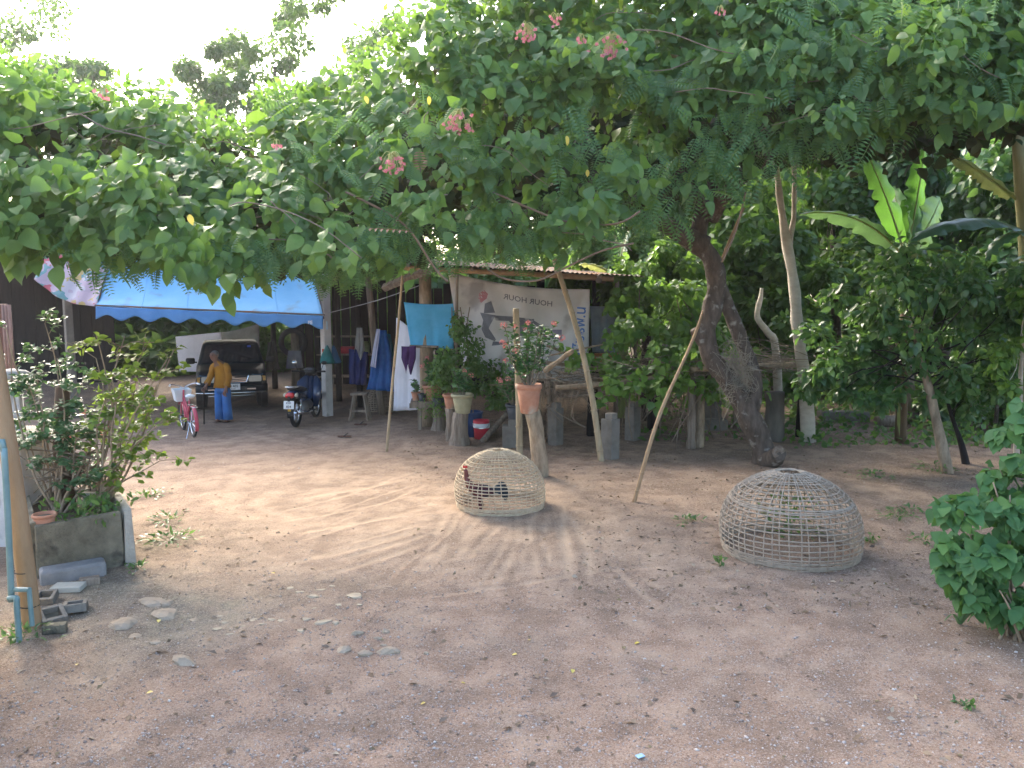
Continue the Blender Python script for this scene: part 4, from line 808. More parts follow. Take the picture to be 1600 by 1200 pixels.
# ---- the leaning shade tree with its forked trunk
base = GG(1195, 724); YB = base.y
def TP(px, py, dy=0.): return at(px, py, YB + dy)
tr = thing('shade_tree', 'leaning shade tree with forked dark trunk and feathery hanging leaves', 'tree', base)
ls = YB / CP / FPX
main = [base + Vector((.02, 0, -.15)), TP(1192, 700), TP(1172, 655), TP(1143, 600), TP(1112, 560, -.05), TP(1104, 520, -.05), TP(1113, 480), TP(1120, 440), TP(1112, 405), TP(1092, 375), TP(1098, 330, .1), TP(1120, 270, .3), TP(1130, 200, .4), TP(1150, 120, .6)]
def rough_tube(mb, pts, rad, k=4, n=12, amp=.03):
    P = spline(pts, k); rr = np.interp(np.linspace(0, 1, len(P)), np.linspace(0, 1, len(rad)), rad); q0 = len(mb.v)
    mb.tube(P, [r * (1 + amp * math.sin(i * .9) + amp * random.uniform(-.6, .6)) for i, r in enumerate(rr)], n)
    for i in range(q0, len(mb.v)):
        v = Vector(mb.v[i]); s = .008 * math.sin(v.x * 25 + v.z * 13) + .006 * math.sin(v.y * 30 - v.z * 11); mb.v[i] = (v.x + s, v.y + s * .7, v.z)
mb = MB(); rough_tube(mb, main, [r * ls for r in (20, 18.5, 18.5, 16.5, 14, 14, 15, 14.5, 14, 13.5, 12, 10, 7, 4)], 5, 14)
mb.build('trunk', BARK, tr, True)
mb = MB(); rough_tube(mb, [TP(1172, 640, .03), TP(1178, 600, .06), TP(1168, 560, .1), TP(1150, 510, .12), TP(1132, 465, .08), TP(1118, 425, .02)], [r * ls for r in (15, 14, 12, 11, 11, 10)], 5, 12); mb.build('second_stem', BARK, tr, True)
mb = MB(); rough_tube(mb, [TP(1195, 722, -.1), TP(1210, 716, -.28), TP(1216, 708, -.42)], [r * ls for r in (15, 14, 13)], 3, 12, .04); mb.build('cut_stump', BARK, tr, True)
mb = MB(); e0 = TP(1216.5, 707.5, -.425); mb.lathe([(.10, -.01), (.11, .012), (.04, .012), (.03, -.06)], e0, 12, rot=Vector((.25, -1, .3)).to_track_quat('Z', 'Y').to_matrix()); mb.build('stump_face', mat('cut_face', (.12, .07, .045), (.3, .24, .18), scale=20), tr, True)
for pts, rad in [([TP(1100, 385), TP(1060, 362, -.1), TP(1022, 338, -.3), TP(960, 300, -.6), TP(880, 250, -1), TP(760, 210, -1.5)], (18, 15, 13, 11, 8, 4)), ([TP(1110, 340, .1), TP(1135, 300, -.2), TP(1190, 250, -.5), TP(1280, 200, -.9), TP(1400, 170, -1.4), TP(1520, 150, -1.8)], (14, 12, 10, 9, 6, 3)),
                 ([TP(1098, 330), TP(1070, 280, -.4), TP(1040, 210, -.8), TP(1010, 120, -1)], (12, 10, 8, 5)), ([TP(960, 300, -.6), TP(840, 330, -1.2), TP(700, 340, -2), TP(560, 330, -3)], (7, 6, 5, 3)), ([TP(1110, 545, -.06), TP(1090, 522, -.08), TP(1086, 515, -.1)], (13, 9, 7))]:
    mb = MB(); rough_tube(mb, pts, [r * ls for r in rad], 4, 9); mb.build('limb', BARK, tr, True)
nb_ = MB()                 # dry root nest caught in the fork
for i in range(260):
    c = TP(1150 + random.gauss(0, 14), 585 + random.gauss(0, 22), -.12 + random.uniform(-.08, .06)); d = Vector((random.gauss(0, 1), random.gauss(0, .6), random.gauss(0, 1.2))) * .10
    nb_.tube([c - d, c + Vector((random.gauss(0, .03), 0, random.gauss(0, .03))), c + d], .004, 3, caps=False)
nb_.build('root_nest', mat('dry_roots', (.17, .15, .11), (.30, .27, .21)), tr)['kind'] = 'stuff'
# ---- vine canopy: a thick mound of creeper lying over the wires between house and tree
BX = [-300, 0, 60, 100, 200, 300, 400, 500, 560, 640, 700, 760, 850, 900, 960, 1000, 1040, 1100, 1200, 1300, 1400, 1500, 1600, 1900]
BO = [375, 378, 380, 380, 385, 395, 390, 400, 390, 365, 375, 385, 380, 355, 330, 318, 300, 285, 240, 205, 178, 158, 145, 140]
TX = [-300, 0, 60, 120, 200, 300, 345, 400, 500, 560, 640, 700, 800, 1900]
TO = [90, 105, 150, 165, 145, 175, 200, 175, 150, 95, 40, -10, -70, -95]
FX = [-300, 0, 300, 550, 800, 1000, 1200, 1600, 1900]
FY = [6.2, 6.4, 6.9, 7.8, 9.0, 9.8, 9.6, 8.6, 8.2]
vc = thing('vine_canopy', 'huge overhead mound of broad-leaved flowering creeper shading the yard', 'creeper', at(600, 420, 9))
def canopy_pts(n, depth, x0=-280, x1=1880, u0=0., u1=1., jit=.35, pock=True):
    px = RNG.uniform(x0, x1, n); u = RNG.uniform(u0, u1, n)
    top = np.interp(px, TX, TO) + (fbm(px / 70 + 3, px * 0 + 1.5, 3) - .45) * 70; bot = np.interp(px, BX, BO) + (fbm(px / 55, px * 0 + 7.5, 3) - .45) * 135
    py = top + (bot - top) * u; Yf = np.interp(px, FX, FY)
    lump = (fbm(px / 75 + 20, py / 55 + 3, 3) - .45) * 1.5
    Y = Yf + 2.3 * (1 - u) ** 1.6 - 1.6 * lump + np.abs(RNG.normal(0, jit, n)) + depth
    P = np.array([at(a, b, c) for a, b, c in zip(px, py, Yf + 2.3 * (1 - u) ** 1.6)]); P[:, 1] = Y
    if pock:
        k = fbm(px / 42 + 50, py / 34 + 9, 3) > .40 + .085 * ((py > 130) & (u < .93) & (px > 860)) + .03 * ((u > .35) & (u < .9) & (px < 700)); return P[k], u[k], px[k]
    return P, u, px
# front skin of leaves: shoots carrying several leaves, tips hanging out and down
P0, u, px = canopy_pts(6800, 0.); P1, u1_, px1 = canopy_pts(2600, -.1, x0=680, u0=.03, u1=.62, pock=False); k1 = P1[:, 2] > CAMZ + .215 * P1[:, 1]; P0 = np.concatenate([P0, P1[k1]]); u = np.concatenate([u, u1_[k1]]); px = np.concatenate([px, px1[k1]])
reps = RNG.integers(3, 7, len(P0)); k = np.repeat(np.arange(len(P0)), reps); n = len(k); sd = norm(rnd(len(P0)) + np.array([0, -.5, -.1]))
tt = np.concatenate([np.arange(r) for r in reps]) / 6.
P = P0[k] + sd[k] * (tt * .42)[:, None] + rnd(n, .035); u = u[k]
N = norm(np.stack([np.zeros(n), -.55 - .2 * u, .75 - .35 * u], -1) + rnd(n, .38)); D = norm(sd[k] * .35 + np.stack([RNG.normal(0, .55, n), -.45 + RNG.normal(0, .3, n), -.45 - .3 * u + RNG.normal(0, .35, n)], -1))
S = (.055 + .17 * RNG.beta(1.8, 1.9, n)) * np.interp(px[k], [-300, 500, 900, 1900], [1.1, 1.08, 1.15, 1.2])
dist = np.linalg.norm(P - np.array([0, 0, CAMZ]), axis=1); front = -(P[:, 1] - np.interp(px[k], FX, FY)); sel = S / dist * 60 + .5 * front
backlit = (fbm(P[:, 0] * .9 + 7, P[:, 2] * 1.1 + P[:, 1] * .5, 3) > .50) & (RNG.random(n) < .55)
BACKLIT = leafmat('backlit_vine_leaf', [(.12, .23, .05), (.16, .28, .06), (.10, .20, .05), (.20, .31, .07)], trans=.45, tcol=(.34, .52, .06), rough=.45)  # lighter clumps with yellow-green backlight put into the leaf colour
foliage(vc, P[backlit], D[backlit], N[backlit], S[backlit] * .92, OVATE, BACKLIT, 0, part='backlit_foliage')
P, D, N, S, sel = P[~backlit], D[~backlit], N[~backlit], S[~backlit], sel[~backlit]; n = len(P)
half = RNG.random(n) < .6
foliage(vc, P[half], D[half], N[half], S[half], OVATE, VINE, 180, sel[half]); foliage(vc, P[~half], D[~half], N[~half], S[~half] * 1.05, OVAL, VINE, 120, sel[~half])
INNER = leafmat('shade_dark_dry_leaf', [(.04, .07, .025), (.06, .06, .03), (.04, .09, .03), (.04, .04, .022), (.04, .10, .03), (.075, .065, .035), (.045, .11, .035)], trans=.15, tcol=(.15, .14, .05), rough=.7, spec=.2)  # dead-leaf tones kept dark: shade between the leaves is put into the colour
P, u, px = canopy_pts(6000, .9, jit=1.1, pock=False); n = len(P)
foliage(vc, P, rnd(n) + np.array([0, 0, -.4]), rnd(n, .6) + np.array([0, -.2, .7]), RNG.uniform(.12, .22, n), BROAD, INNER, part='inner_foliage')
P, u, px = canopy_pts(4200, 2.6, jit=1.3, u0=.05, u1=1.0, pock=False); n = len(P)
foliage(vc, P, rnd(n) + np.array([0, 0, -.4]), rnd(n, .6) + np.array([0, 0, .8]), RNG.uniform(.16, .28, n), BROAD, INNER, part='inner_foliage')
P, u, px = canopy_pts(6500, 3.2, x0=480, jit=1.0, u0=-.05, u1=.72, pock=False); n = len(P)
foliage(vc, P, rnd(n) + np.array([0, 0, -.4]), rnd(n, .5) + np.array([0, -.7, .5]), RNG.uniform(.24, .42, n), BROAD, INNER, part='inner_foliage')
# sprays standing up against the sky
P, u, px = canopy_pts(420, 0., x1=760, u0=-.16, u1=.04, pock=False); n0 = len(P); k = np.repeat(np.arange(n0), 6); n = len(k); P = P[k] + np.stack([RNG.normal(0, .07, n), RNG.normal(0, .07, n), RNG.uniform(-.15, .12, n)], -1)
foliage(vc, P, rnd(n, .6) + np.array([0, -.2, .3]), rnd(n, .6) + np.array([0, -.5, .5]), RNG.uniform(.06, .13, n), LEAF, LIME, 0, part='top_sprays')
for i in range(64):          # woody runners
    p, u_, px_ = canopy_pts(1, -.1, u0=.1, u1=.98, pock=False, x0=0, x1=1580); p = Vector(p[0]); q_ = p + Vector((random.uniform(-1.2, 1.2), random.uniform(-.3, .3), random.uniform(-.5, .35)))
    MB().tube(spline(crv(p, q_, .25, 5, .05), 3), random.uniform(.003, .008), 5).build('runner', STEM, vc, True)
for pts in [[(760, 420), (790, 436), (840, 438), (890, 415), (940, 392), (990, 380)], [(540, 300), (600, 330), (640, 360), (680, 420), (700, 440)], [(1165, 300), (1150, 360), (1128, 410)], [(770, 300), (880, 345), (960, 350), (1000, 330)]]:
    Yq = float(np.interp(pts[0][0], FX, FY)) + .45; MB().tube(spline([at(a, b, Yq + .02 * j) for j, (a, b) in enumerate(pts)], 4), .012, 7).build('woody_stem', mat('red_stem', (.15, .10, .065), (.24, .165, .11)), vc, True)
# fern-like fronds of the tree hanging through the creeper
def fronds(n, x0, x1, ya, yb, dY, size, part):
    px = RNG.uniform(x0, x1, n); t_ = RNG.random(n); bo = np.interp(px, BX, BO); py = bo + ya + (yb - ya) * t_ + (fbm(px / 30, px * 0 + 3, 3) - .45) * 80
    P = np.array([at(a, b, c) for a, b, c in zip(px, py, np.interp(px, FX, FY))]); P[:, 1] += RNG.uniform(*dY, n)
    D = norm(np.stack([RNG.normal(0, .6, n), -.35 + RNG.normal(0, .4, n), -.75 + RNG.normal(0, .35, n)], -1)); N = norm(np.stack([RNG.normal(0, .4, n), -.7 * np.ones(n), .6 + RNG.normal(0, .3, n)], -1))
    foliage(tr, P, D, N, RNG.uniform(*size, n), FROND, FEATH, part=part)
fronds(190, 860, 1560, -230, 20, (-.25, .6), (.28, .5), 'hanging_fronds'); fronds(190, 940, 1330, -90, 30, (-.1, 1.5), (.28, .48), 'hanging_fronds')
fronds(380, 60, 620, -30, 22, (.2, 1.6), (.18, .32), 'hanging_fronds'); fronds(300, 520, 960, -60, 14, (-.1, 1.2), (.2, .34), 'hanging_fronds')
fronds(60, 450, 960, -260, -60, (-.2, .4), (.2, .36), 'hanging_fronds')
# dead brown fronds, yellow leaves, flowers
DEAD = leafmat('dead_leaf', [(.25, .13, .07), (.33, .19, .10), (.20, .11, .07)], trans=.15, tcol=(.4, .2, .1), rough=.8)
DFR = frond_tm(7, .42, .05)
for px_, py_, s_, dr in [(572, 356, .42, (1, 0, -.02)), (655, 235, .2, (.1, -.2, -1)), (935, 310, .2, (0, -.2, -1))]:
    Yq = float(np.interp(px_, FX, FY)) - .35; P = np.array([at(px_, py_, Yq)]); foliage(vc, P, np.array([dr], float), np.array([[0, -.15, 1.]]) if abs(dr[0]) > .5 else np.array([[.2, -1, .1]]), np.array([s_]), DFR, DEAD, 1, piece='dead_frond')
YEL = leafmat('yellowed_leaf', [(.5, .38, .05), (.6, .5, .1), (.42, .40, .08)], trans=.35, tcol=(.6, .5, .05))
yp = [(570, 150), (670, 150), (885, 212), (918, 265), (295, 335)]
P = np.array([at(a, b, float(np.interp(a, FX, FY)) - .3) for a, b in yp]); n = len(P)
foliage(vc, P, rnd(n, .3) + np.array([0, -.2, -1.]), rnd(n, .3) + np.array([.2, -1., .3]), RNG.uniform(.07, .11, n), OVAL, YEL, n, piece='yellow_leaf')
PETAL = mat('pink_red_petal', (.42, .08, .12), (.62, .28, .32), scale=30, bump=0, rough=.5, trans=.3); TUBEG = mat('flower_tube', (.30, .30, .10), (.38, .42, .14), bump=0)
def flower_cluster(px_, py_, nfl, spread, dY=-.4):
    Yq = float(np.interp(px_, FX, FY)) + dY; c = at(px_, py_, Yq); fl = MB(); st = MB()
    for i in range(int(nfl * 1.8)):
        e = c + Vector((random.gauss(0, spread * .6), random.gauss(0, spread * .5), -random.uniform(.2, 1.4) * spread * 1.3)); st.tube(spline([c, c.lerp(e, .5) + Vector((0, 0, .04)), e], 3), .003, 4)
        ax = Vector((random.gauss(0, .5), -.8, -.4 + random.gauss(0, .4))).normalized(); x = ax.orthogonal().normalized(); y = ax.cross(x)
        for k in range(5):
            a = k * 1.2566 + i; d = x * math.cos(a) + y * math.sin(a); w_ = ax.cross(d); r = random.uniform(.016, .026)
            fl.add([e, e + d * r * .6 + w_ * r * .38, e + d * r, e + d * r * .6 - w_ * r * .38], [(0, 1, 2, 3)])
    f_ = st.build('flower_stalks', TUBEG, vc, True); fl.build('blossoms', PETAL, f_)['kind'] = 'stuff'
for a in [(822, 38, 14, .09), (955, 55, 26, .13), (720, 172, 16, .12), (612, 240, 16, .10), (160, 138, 3, .04), (870, 25, 5, .05), (908, 55, 4, .05), (432, 222, 3, .05), (735, 190, 4, .05), (1125, 12, 3, .04)]: flower_cluster(*a)
# ---- generic trees of the thicket
def leafy(name, lab, basept, crowns, nl, size, m, trunk_r, tm=KITE, grp=None, bark=BARK, ncl=26, cat='tree', cr=.36, lean=(0, 0), nsep=0):
    t = thing(name, lab, cat, basept, group=grp); bp = Vector(basept); c0 = Vector(crowns[0][0])
    mb = MB(); tp_ = bp.lerp(c0, .9) ; rough_tube(mb, [bp - Vector((0, 0, .1)), bp.lerp(tp_, .35) + Vector((lean[0], lean[1], 0)), bp.lerp(tp_, .7) + Vector((lean[0] * .7, lean[1] * .7, 0)), tp_], [trunk_r, trunk_r * .85, trunk_r * .65, trunk_r * .35], 3, 9, .05); mb.build('trunk', bark, t, True)
    tot = sum(np.prod(r) ** .66 for _, r in crowns); Ps, Ds, Ns, CC = [], [], [], []
    for c, r in crowns:
        P, D, N, cc = clump_pts(c, r, max(6, int(ncl * np.prod(r) ** .66 / tot)), int(nl * np.prod(r) ** .66 / tot), cr); Ps.append(P); Ds.append(D); Ns.append(N); CC.append(cc)
    P, D, N = map(np.concatenate, (Ps, Ds, Ns)); P[:, 2] = np.maximum(P[:, 2], .03)
    foliage(t, P, D, N, RNG.uniform(*size, len(P)), tm, m, nsep, part='crown', stuff=nsep > 0)
    mb = MB()
    for cc in np.concatenate(CC)[:: 3]: mb.tube(spline(crv(tp_.lerp(bp, .25 * random.random()), Vector(cc), .15, 4, .03), 2), [trunk_r * .28] * 6 + [trunk_r * .1], 5, caps=False) if False else mb.tube(crv(tp_.lerp(bp, .5 * random.random()), Vector(cc), .15, 5, .03), np.linspace(min(.018, trunk_r * .2), min(.007, trunk_r * .06), 5), 5, caps=False)
    mb.build('branches', DARKW if bark is TAN else bark, t, True); return t
def gp(px, Y, z=0.): p = at(px, 600, Y); p.z = z; return p
def cw(px, py, Y): return tuple(at(px, py, Y))
TG = 'trees of the thicket behind the yard'
leafy('thicket_tree', 'dense dark tree behind the trellis vines', gp(1010, 20), [(cw(1010, 330, 20), (2.0, 1.6, 2.2)), (cw(960, 430, 19), (1.3, 1.2, 1.6))], 7000, (.16, .28), FOREST, .13, LEAF, TG)
leafy('thicket_tree', 'broad-leaved tree just behind the forked shade tree', gp(1150, 18.5), [(cw(1140, 380, 18.5), (1.9, 1.5, 1.9)), (cw(1180, 480, 17.8), (1.3, 1.2, 1.3))], 7000, (.16, .28), FOREST, .12, LEAF, TG)
leafy('thicket_tree', 'tall leafy tree behind the pale trunk', gp(1310, 21), [(cw(1300, 330, 21), (2.4, 1.8, 2.6)), (cw(1330, 460, 19.5), (1.9, 1.4, 1.5))], 9000, (.16, .27), FOREST, .15, LEAF, TG)
leafy('thicket_tree', 'tall glossy tree behind the banana plant', gp(1480, 20), [(cw(1470, 300, 20), (2.3, 1.8, 2.8)), (cw(1440, 440, 18.5), (1.7, 1.3, 1.6))], 9000, (.18, .30), FOREST2, .15, LEAF, TG)
leafy('thicket_tree', 'large glossy tree at the right end of the thicket', gp(1640, 18), [(cw(1620, 330, 18), (2.2, 1.8, 3.0)), (cw(1590, 480, 16.5), (1.5, 1.3, 1.6))], 9000, (.18, .30), FOREST2, .15, LEAF, TG)
leafy('thicket_tree', 'very tall dark tree rising behind the thicket', gp(1400, 29), [(cw(1380, 180, 29), (4.5, 3, 4.5)), (cw(1560, 220, 28), (4, 3, 5))], 8000, (.25, .4), FOREST, .25, LEAF, TG)
leafy('thicket_tree', 'tall dark tree behind the lean-to roof end', gp(1080, 30), [(cw(1060, 260, 30), (3.6, 3, 4.0)), (cw(940, 330, 29), (2.4, 2.4, 2.6))], 8000, (.25, .4), FOREST, .25, LEAF, TG)
leafy('thicket_tree', 'shadowy low tree behind the log and saplings', gp(1540, 22), [(cw(1540, 560, 21), (2.6, 1.5, 1.4)), (cw(1400, 570, 22), (2.2, 1.5, 1.3))], 8000, (.16, .28), FOREST2, .12, LEAF, TG)
leafy('thicket_tree', 'shadowy low tree beyond the trellis posts', gp(1100, 23), [(cw(1120, 540, 22), (2.6, 1.5, 1.5)), (cw(1260, 560, 21), (2.0, 1.3, 1.2))], 8000, (.16, .28), FOREST, .12, LEAF, TG)
leafy('thicket_tree', 'tall tree filling the gap between the two banana plants', gp(1530, 24), [(cw(1500, 220, 24), (2.8, 2, 2.6)), (cw(1600, 300, 23.5), (2.4, 2, 2.6)), (cw(1400, 260, 24), (2.4, 2, 2.4))], 9000, (.2, .34), FOREST, .2, LEAF, TG)
leafy('thicket_tree', 'leafy tree filling the gap behind the pale trunk', gp(1230, 25), [(cw(1210, 260, 25), (2.6, 2, 2.6)), (cw(1300, 320, 24.5), (2.4, 2, 2.6))], 8000, (.2, .34), FOREST, .2, LEAF, TG)
leafy('thicket_shrub', 'leafy shrub filling the space beside the bent grey sapling', gp(1215, 16.2), [(cw(1200, 520, 16.2), (.8, .7, .8)), (cw(1260, 470, 16.4), (.7, .7, .9)), (cw(1190, 430, 16.6), (.7, .7, .8))], 3600, (.12, .22), FOREST, .05, LEAF, TG, ncl=24)
leafy('thicket_shrub', 'low shrub in the shade behind the dark-stemmed sapling', gp(1560, 15.5), [(cw(1560, 610, 15.5), (.9, .7, .5)), (cw(1630, 570, 15.5), (.8, .7, .7)), (cw(1480, 625, 15.8), (.7, .6, .35))], 3200, (.12, .22), FOREST2, .05, LEAF, TG, ncl=20)
leafy('thicket_shrub', 'leafy shrub growing between banner and forked tree', gp(1010, 16.6), [(cw(985, 500, 16.4), (.6, .6, .8)), (cw(1060, 440, 16.8), (.8, .7, .9)), (cw(1110, 520, 16.4), (.7, .6, .7))], 3600, (.12, .2), LIME, .05, LEAF, TG, ncl=24)
# behind the carport
TG2 = 'trees behind the carport'
leafy('thicket_tree', 'dark leafy tree seen through the back of the carport', gp(200, 29), [(cw(210, 500, 29), (3.2, 2, 2.2)), (cw(100, 470, 30), (3, 2, 2.5))], 7000, (.22, .36), FOREST, .15, LEAF, TG2)
leafy('thicket_tree', 'dark bushy tree behind the white cloth screen', gp(350, 28), [(cw(360, 520, 28), (3.0, 2, 2.0)), (cw(300, 600, 28), (2.6, 1.5, 1.2)), (cw(430, 580, 28), (2.4, 1.5, 1.4))], 8000, (.22, .36), FOREST, .15, LEAF, TG2)
leafy('thicket_tree', 'leafy tree behind the plank wall of the lean-to', gp(640, 27), [(cw(560, 480, 27), (3, 1.6, 1.6)), (cw(740, 460, 27), (3, 1.6, 1.5))], 6000, (.22, .36), FOREST, .15, LEAF, TG2)
# far hazy trees against the sky
TG3 = 'far trees against the sky'
leafy('far_tree', 'tall thin far tree against the bright sky above the house', gp(60, 52), [(cw(50, 70, 52), (3.0, 2.5, 4.0)), (cw(75, 140, 52), (3.0, 2.5, 2.5))], 2600, (.28, .45), FOREST, .2, KITE, TG3, cr=.3)
leafy('far_tree', 'round dense far tree rising over the creeper', gp(120, 48), [(cw(115, 125, 48), (2.3, 2, 1.7)), (cw(120, 190, 48), (2.6, 2, 2.0))], 6000, (.25, .4), FOREST, .25, KITE, TG3)
leafy('far_tree', 'tall open-crowned far tree above the blue awning', gp(430, 46), [(cw(430, 55, 46), (3.2, 2.5, 2.2)), (cw(470, -20, 46), (2.2, 2, 3.2)), (cw(400, 100, 46), (2.2, 2, 1.3)), (cw(440, 150, 46), (2.8, 2, 2.0))], 4600, (.25, .4), FOREST, .22, KITE, TG3, cr=.3)
leafy('far_tree', 'dense far tree at the left shoulder of the tall open-crowned one', gp(340, 44), [(cw(335, 110, 44), (1.7, 1.5, 1.6)), (cw(345, 175, 44), (1.9, 1.6, 1.8))], 5000, (.22, .36), FOREST, .2, KITE, TG3)
leafy('far_tree', 'low far tree between the round one and the gap of sky', gp(230, 50), [(cw(250, 215, 50), (4, 2, 2)), (cw(190, 200, 50), (2.4, 2, 1.6))], 4000, (.25, .4), FOREST, .2, KITE, TG3)
leafy('far_tree', 'far tree half hidden by the creeper mound', gp(560, 50), [(cw(540, 130, 50), (3, 2, 2.4)), (cw(600, 90, 50), (2.4, 2, 2.6))], 4000, (.25, .4), FOREST, .2, KITE, TG3)
# ---- pale-barked tree
pb_ = GG(1264, 690); Yp = pb_.y; pt = thing('pale_tree', 'slender pale-barked tree behind the trellis post', 'tree', pb_)
mb = MB(); rough_tube(mb, [pb_ - Vector((0, 0, .1)), at(1258, 600, Yp), at(1247, 520, Yp), at(1240, 440, Yp), at(1230, 385, Yp), at(1220, 320, Yp), at(1212, 250, Yp), at(1208, 190, Yp)], [.13, .115, .10, .095, .085, .06, .045, .03], 4, 12, .03); mb.build('trunk', PALEB, pt, True)
mb = MB(); rough_tube(mb, [at(1232, 390, Yp), at(1240, 340, Yp), at(1241, 260, Yp), at(1238, 180, Yp)], [.05, .045, .04, .02], 4, 8, .03); mb.build('limb', PALEB, pt, True)
P, D, N, cc = clump_pts(cw(1225, 190, Yp), (1.0, .9, .8), 10, 900); foliage(pt, P, D, N, RNG.uniform(.1, .18, 900), LEAF, FOREST, part='crown', stuff=False)
ds = [at(1215, 560, 15.2), at(1212, 545, 15), at(1200, 520, 15), at(1184, 497, 15), at(1186, 475, 15), at(1191, 450, 15)]; ds[0] = Vector((ds[0].x + .1, 15.2, 0.))
mb = MB(); rough_tube(mb, ds, [.08, .075, .07, .06, .045, .035], 4, 9, .04); o = mb.build('dead_sapling', PALEB, None, True, origin=ds[0]); tag(o, 'bent leafless grey sapling behind the forked tree', 'dead tree')
# ---- glossy yard tree with leaning tan stem and its dark-stemmed neighbour
yt = GG(1483, 738)
t = leafy('yard_tree', 'glossy-leaved small tree on a leaning tan stem right of the cages', yt, [(cw(1420, 480, 12.2), (1.15, .9, .8)), (cw(1320, 530, 12.6), (.8, .7, .65)), (cw(1360, 590, 12.3), (.75, .6, .5)), (cw(1500, 500, 12.6), (.9, .8, .75)), (cw(1560, 560, 12.8), (.6, .6, .5)), (cw(1290, 600, 12.6), (.45, .45, .4)), (cw(1480, 590, 12.4), (.6, .5, .4)), (cw(1400, 615, 12.8), (.5, .4, .35)), (cw(1590, 470, 12.0), (.5, .4, .6))], 7200, (.08, .19), FOREST2, .085, OVAL, bark=TAN, ncl=80, cr=.33, nsep=120)
leafy('dark_sapling', 'thin dark-stemmed sapling beside the leaning tan stem', GG(1512, 725), [(cw(1478, 620, 12.6), (.5, .4, .4)), (cw(1530, 600, 12.8), (.4, .4, .4))], 700, (.09, .16), FOREST2, .055, LEAF, bark=DARKW, ncl=14)
leafy('thin_sapling', 'straight thin pale sapling in the shade of the thicket', gp(1522, 17), [(cw(1520, 520, 17), (.6, .5, .5))], 500, (.1, .16), FOREST2, .04, LEAF, bark=TAN, ncl=10)
leafy('edge_sapling', 'pale sapling stem rising behind the broad-leaved bush', GG(1588, 720), [(cw(1600, 500, 11.5), (.5, .5, .5)), (cw(1570, 590, 11.5), (.3, .3, .25))], 600, (.09, .15), LIME, .05, LEAF, bark=PALEB, ncl=12)
st_ = gp(1412, 16.5); mb = MB(); rough_tube(mb, [st_ - Vector((0, 0, .1)), st_ + Vector((0, 0, .8)), st_ + Vector((-.05, 0, 2.2))], [.24, .2, .15], 4, 12, .06); o = mb.build('big_stem', TAN, None, True, origin=st_); tag(o, 'thick tan trunk standing in the shade behind the yard tree', 'trunk')
# ---- banana plants
BANL = leafmat('banana_leaf', [(.07, .19, .04), (.09, .23, .045), (.065, .17, .045)], trans=.5, tcol=(.22, .50, .05), rough=.35); BANG = leafmat('banana_leaf_grey', [(.07, .15, .075), (.09, .18, .085), (.08, .16, .08)], trans=.35, tcol=(.22, .40, .09), rough=.3)
BANS = mat('banana_stem', (.22, .27, .09), (.34, .38, .15), stretch=(1, 1, .2), scale=8, bump=.2); BANY = leafmat('banana_leaf_dry', [(.24, .28, .09), (.30, .33, .12)], trans=.35, tcol=(.45, .48, .12))
def banana_leaf(root, p0, p1, wd, m, sag=.1, fold=.25, roll=0., dark=None):
    p0, p1 = Vector(p0), Vector(p1); d = (p1 - p0); L = d.length; side = d.cross(Vector((0, 0, 1))); side = side.normalized() if side.length > 1e-3 else Vector((1, 0, 0))
    side = (Matrix.Rotation(roll, 3, d.normalized()) @ side); nrm = side.cross(d).normalized(); mb = MB(); rg = random.Random(int(p0.x * 99))
    mid = lambda t: p0 + d * t + nrm * (sag * L * 4 * t * (1 - t)) - Vector((0, 0, sag * L * t * t))
    for sd in (-1, 1):
        rg2 = [rg.random() for _ in range(30)]
        def f(u, v, sd=sd, rg2=rg2):
            t = .14 + .86 * u; w_ = wd * .5 * math.sin(3.14 * min(1, (u * .93 + .07)) ** .8) ** .55; tear = 1 - v * (.08 * abs(math.sin(u * 17 + sd)) + (.45 if rg2[int(u * 28)] < .14 else 0))
            return mid(t) + side * sd * w_ * v * tear - nrm * fold * w_ * v * v + nrm * (.02 * math.sin(u * 30) * v) + Vector((0, 0, .01))
        mb.grid(f, 28, 4)
    o = mb.build('leaf', m, root, True); MB().tube([mid(t) for t in np.linspace(0, .98, 10)], np.linspace(.025, .006, 10), 6).build('midrib', BANS, o, True)
Yb = 14.2; bb = gp(1412, Yb); bn = thing('banana_plant', 'young banana plant with one bright upright leaf behind the yard tree', 'banana plant', bb)
mb = MB(); rough_tube(mb, [bb - Vector((0, 0, .1)), at(1412, 480, Yb), at(1414, 440, Yb), at(1416, 395, Yb)], [.08, .07, .06, .05], 4, 12, .03); mb.build('stem', BANS, bn, True); MB().tube([bb - Vector((0, 0, .1)), at(1412, 560, Yb), at(1412, 490, Yb)], [.10, .09, .078], 12).build('dry_sheath', mat('dry_sheath', (.12, .085, .05), (.22, .16, .10), stretch=(1, 1, .2), scale=9), bn, True)
c = at(1415, 405, Yb)
banana_leaf(bn, c, at(1350, 222, Yb - .3), .46, BANL, .03, .25, R(-95)); banana_leaf(bn, c, at(1445, 228, Yb + .2), .42, BANL, .02, .6, R(60)); banana_leaf(bn, c, at(1395, 290, Yb + .6), .75, BANG, .02, .2, R(100))
banana_leaf(bn, c, at(1250, 310, Yb - .2), .6, BANG, .12, .3, R(15)); banana_leaf(bn, c, at(1535, 400, Yb - .5), .85, BANG, .16, .25, R(-20)); banana_leaf(bn, c, at(1470, 300, Yb + .5), .7, BANG, .06, .2, R(80)); banana_leaf(bn, c, at(1545, 440, Yb - .2), .75, FOREST2, .2, .2, R(-30))
Yc = 12.6; bb = gp(1612, Yc); bn2 = thing('banana_plant', 'larger banana plant with yellowing leaf stalks right of the young one', 'banana plant', bb)
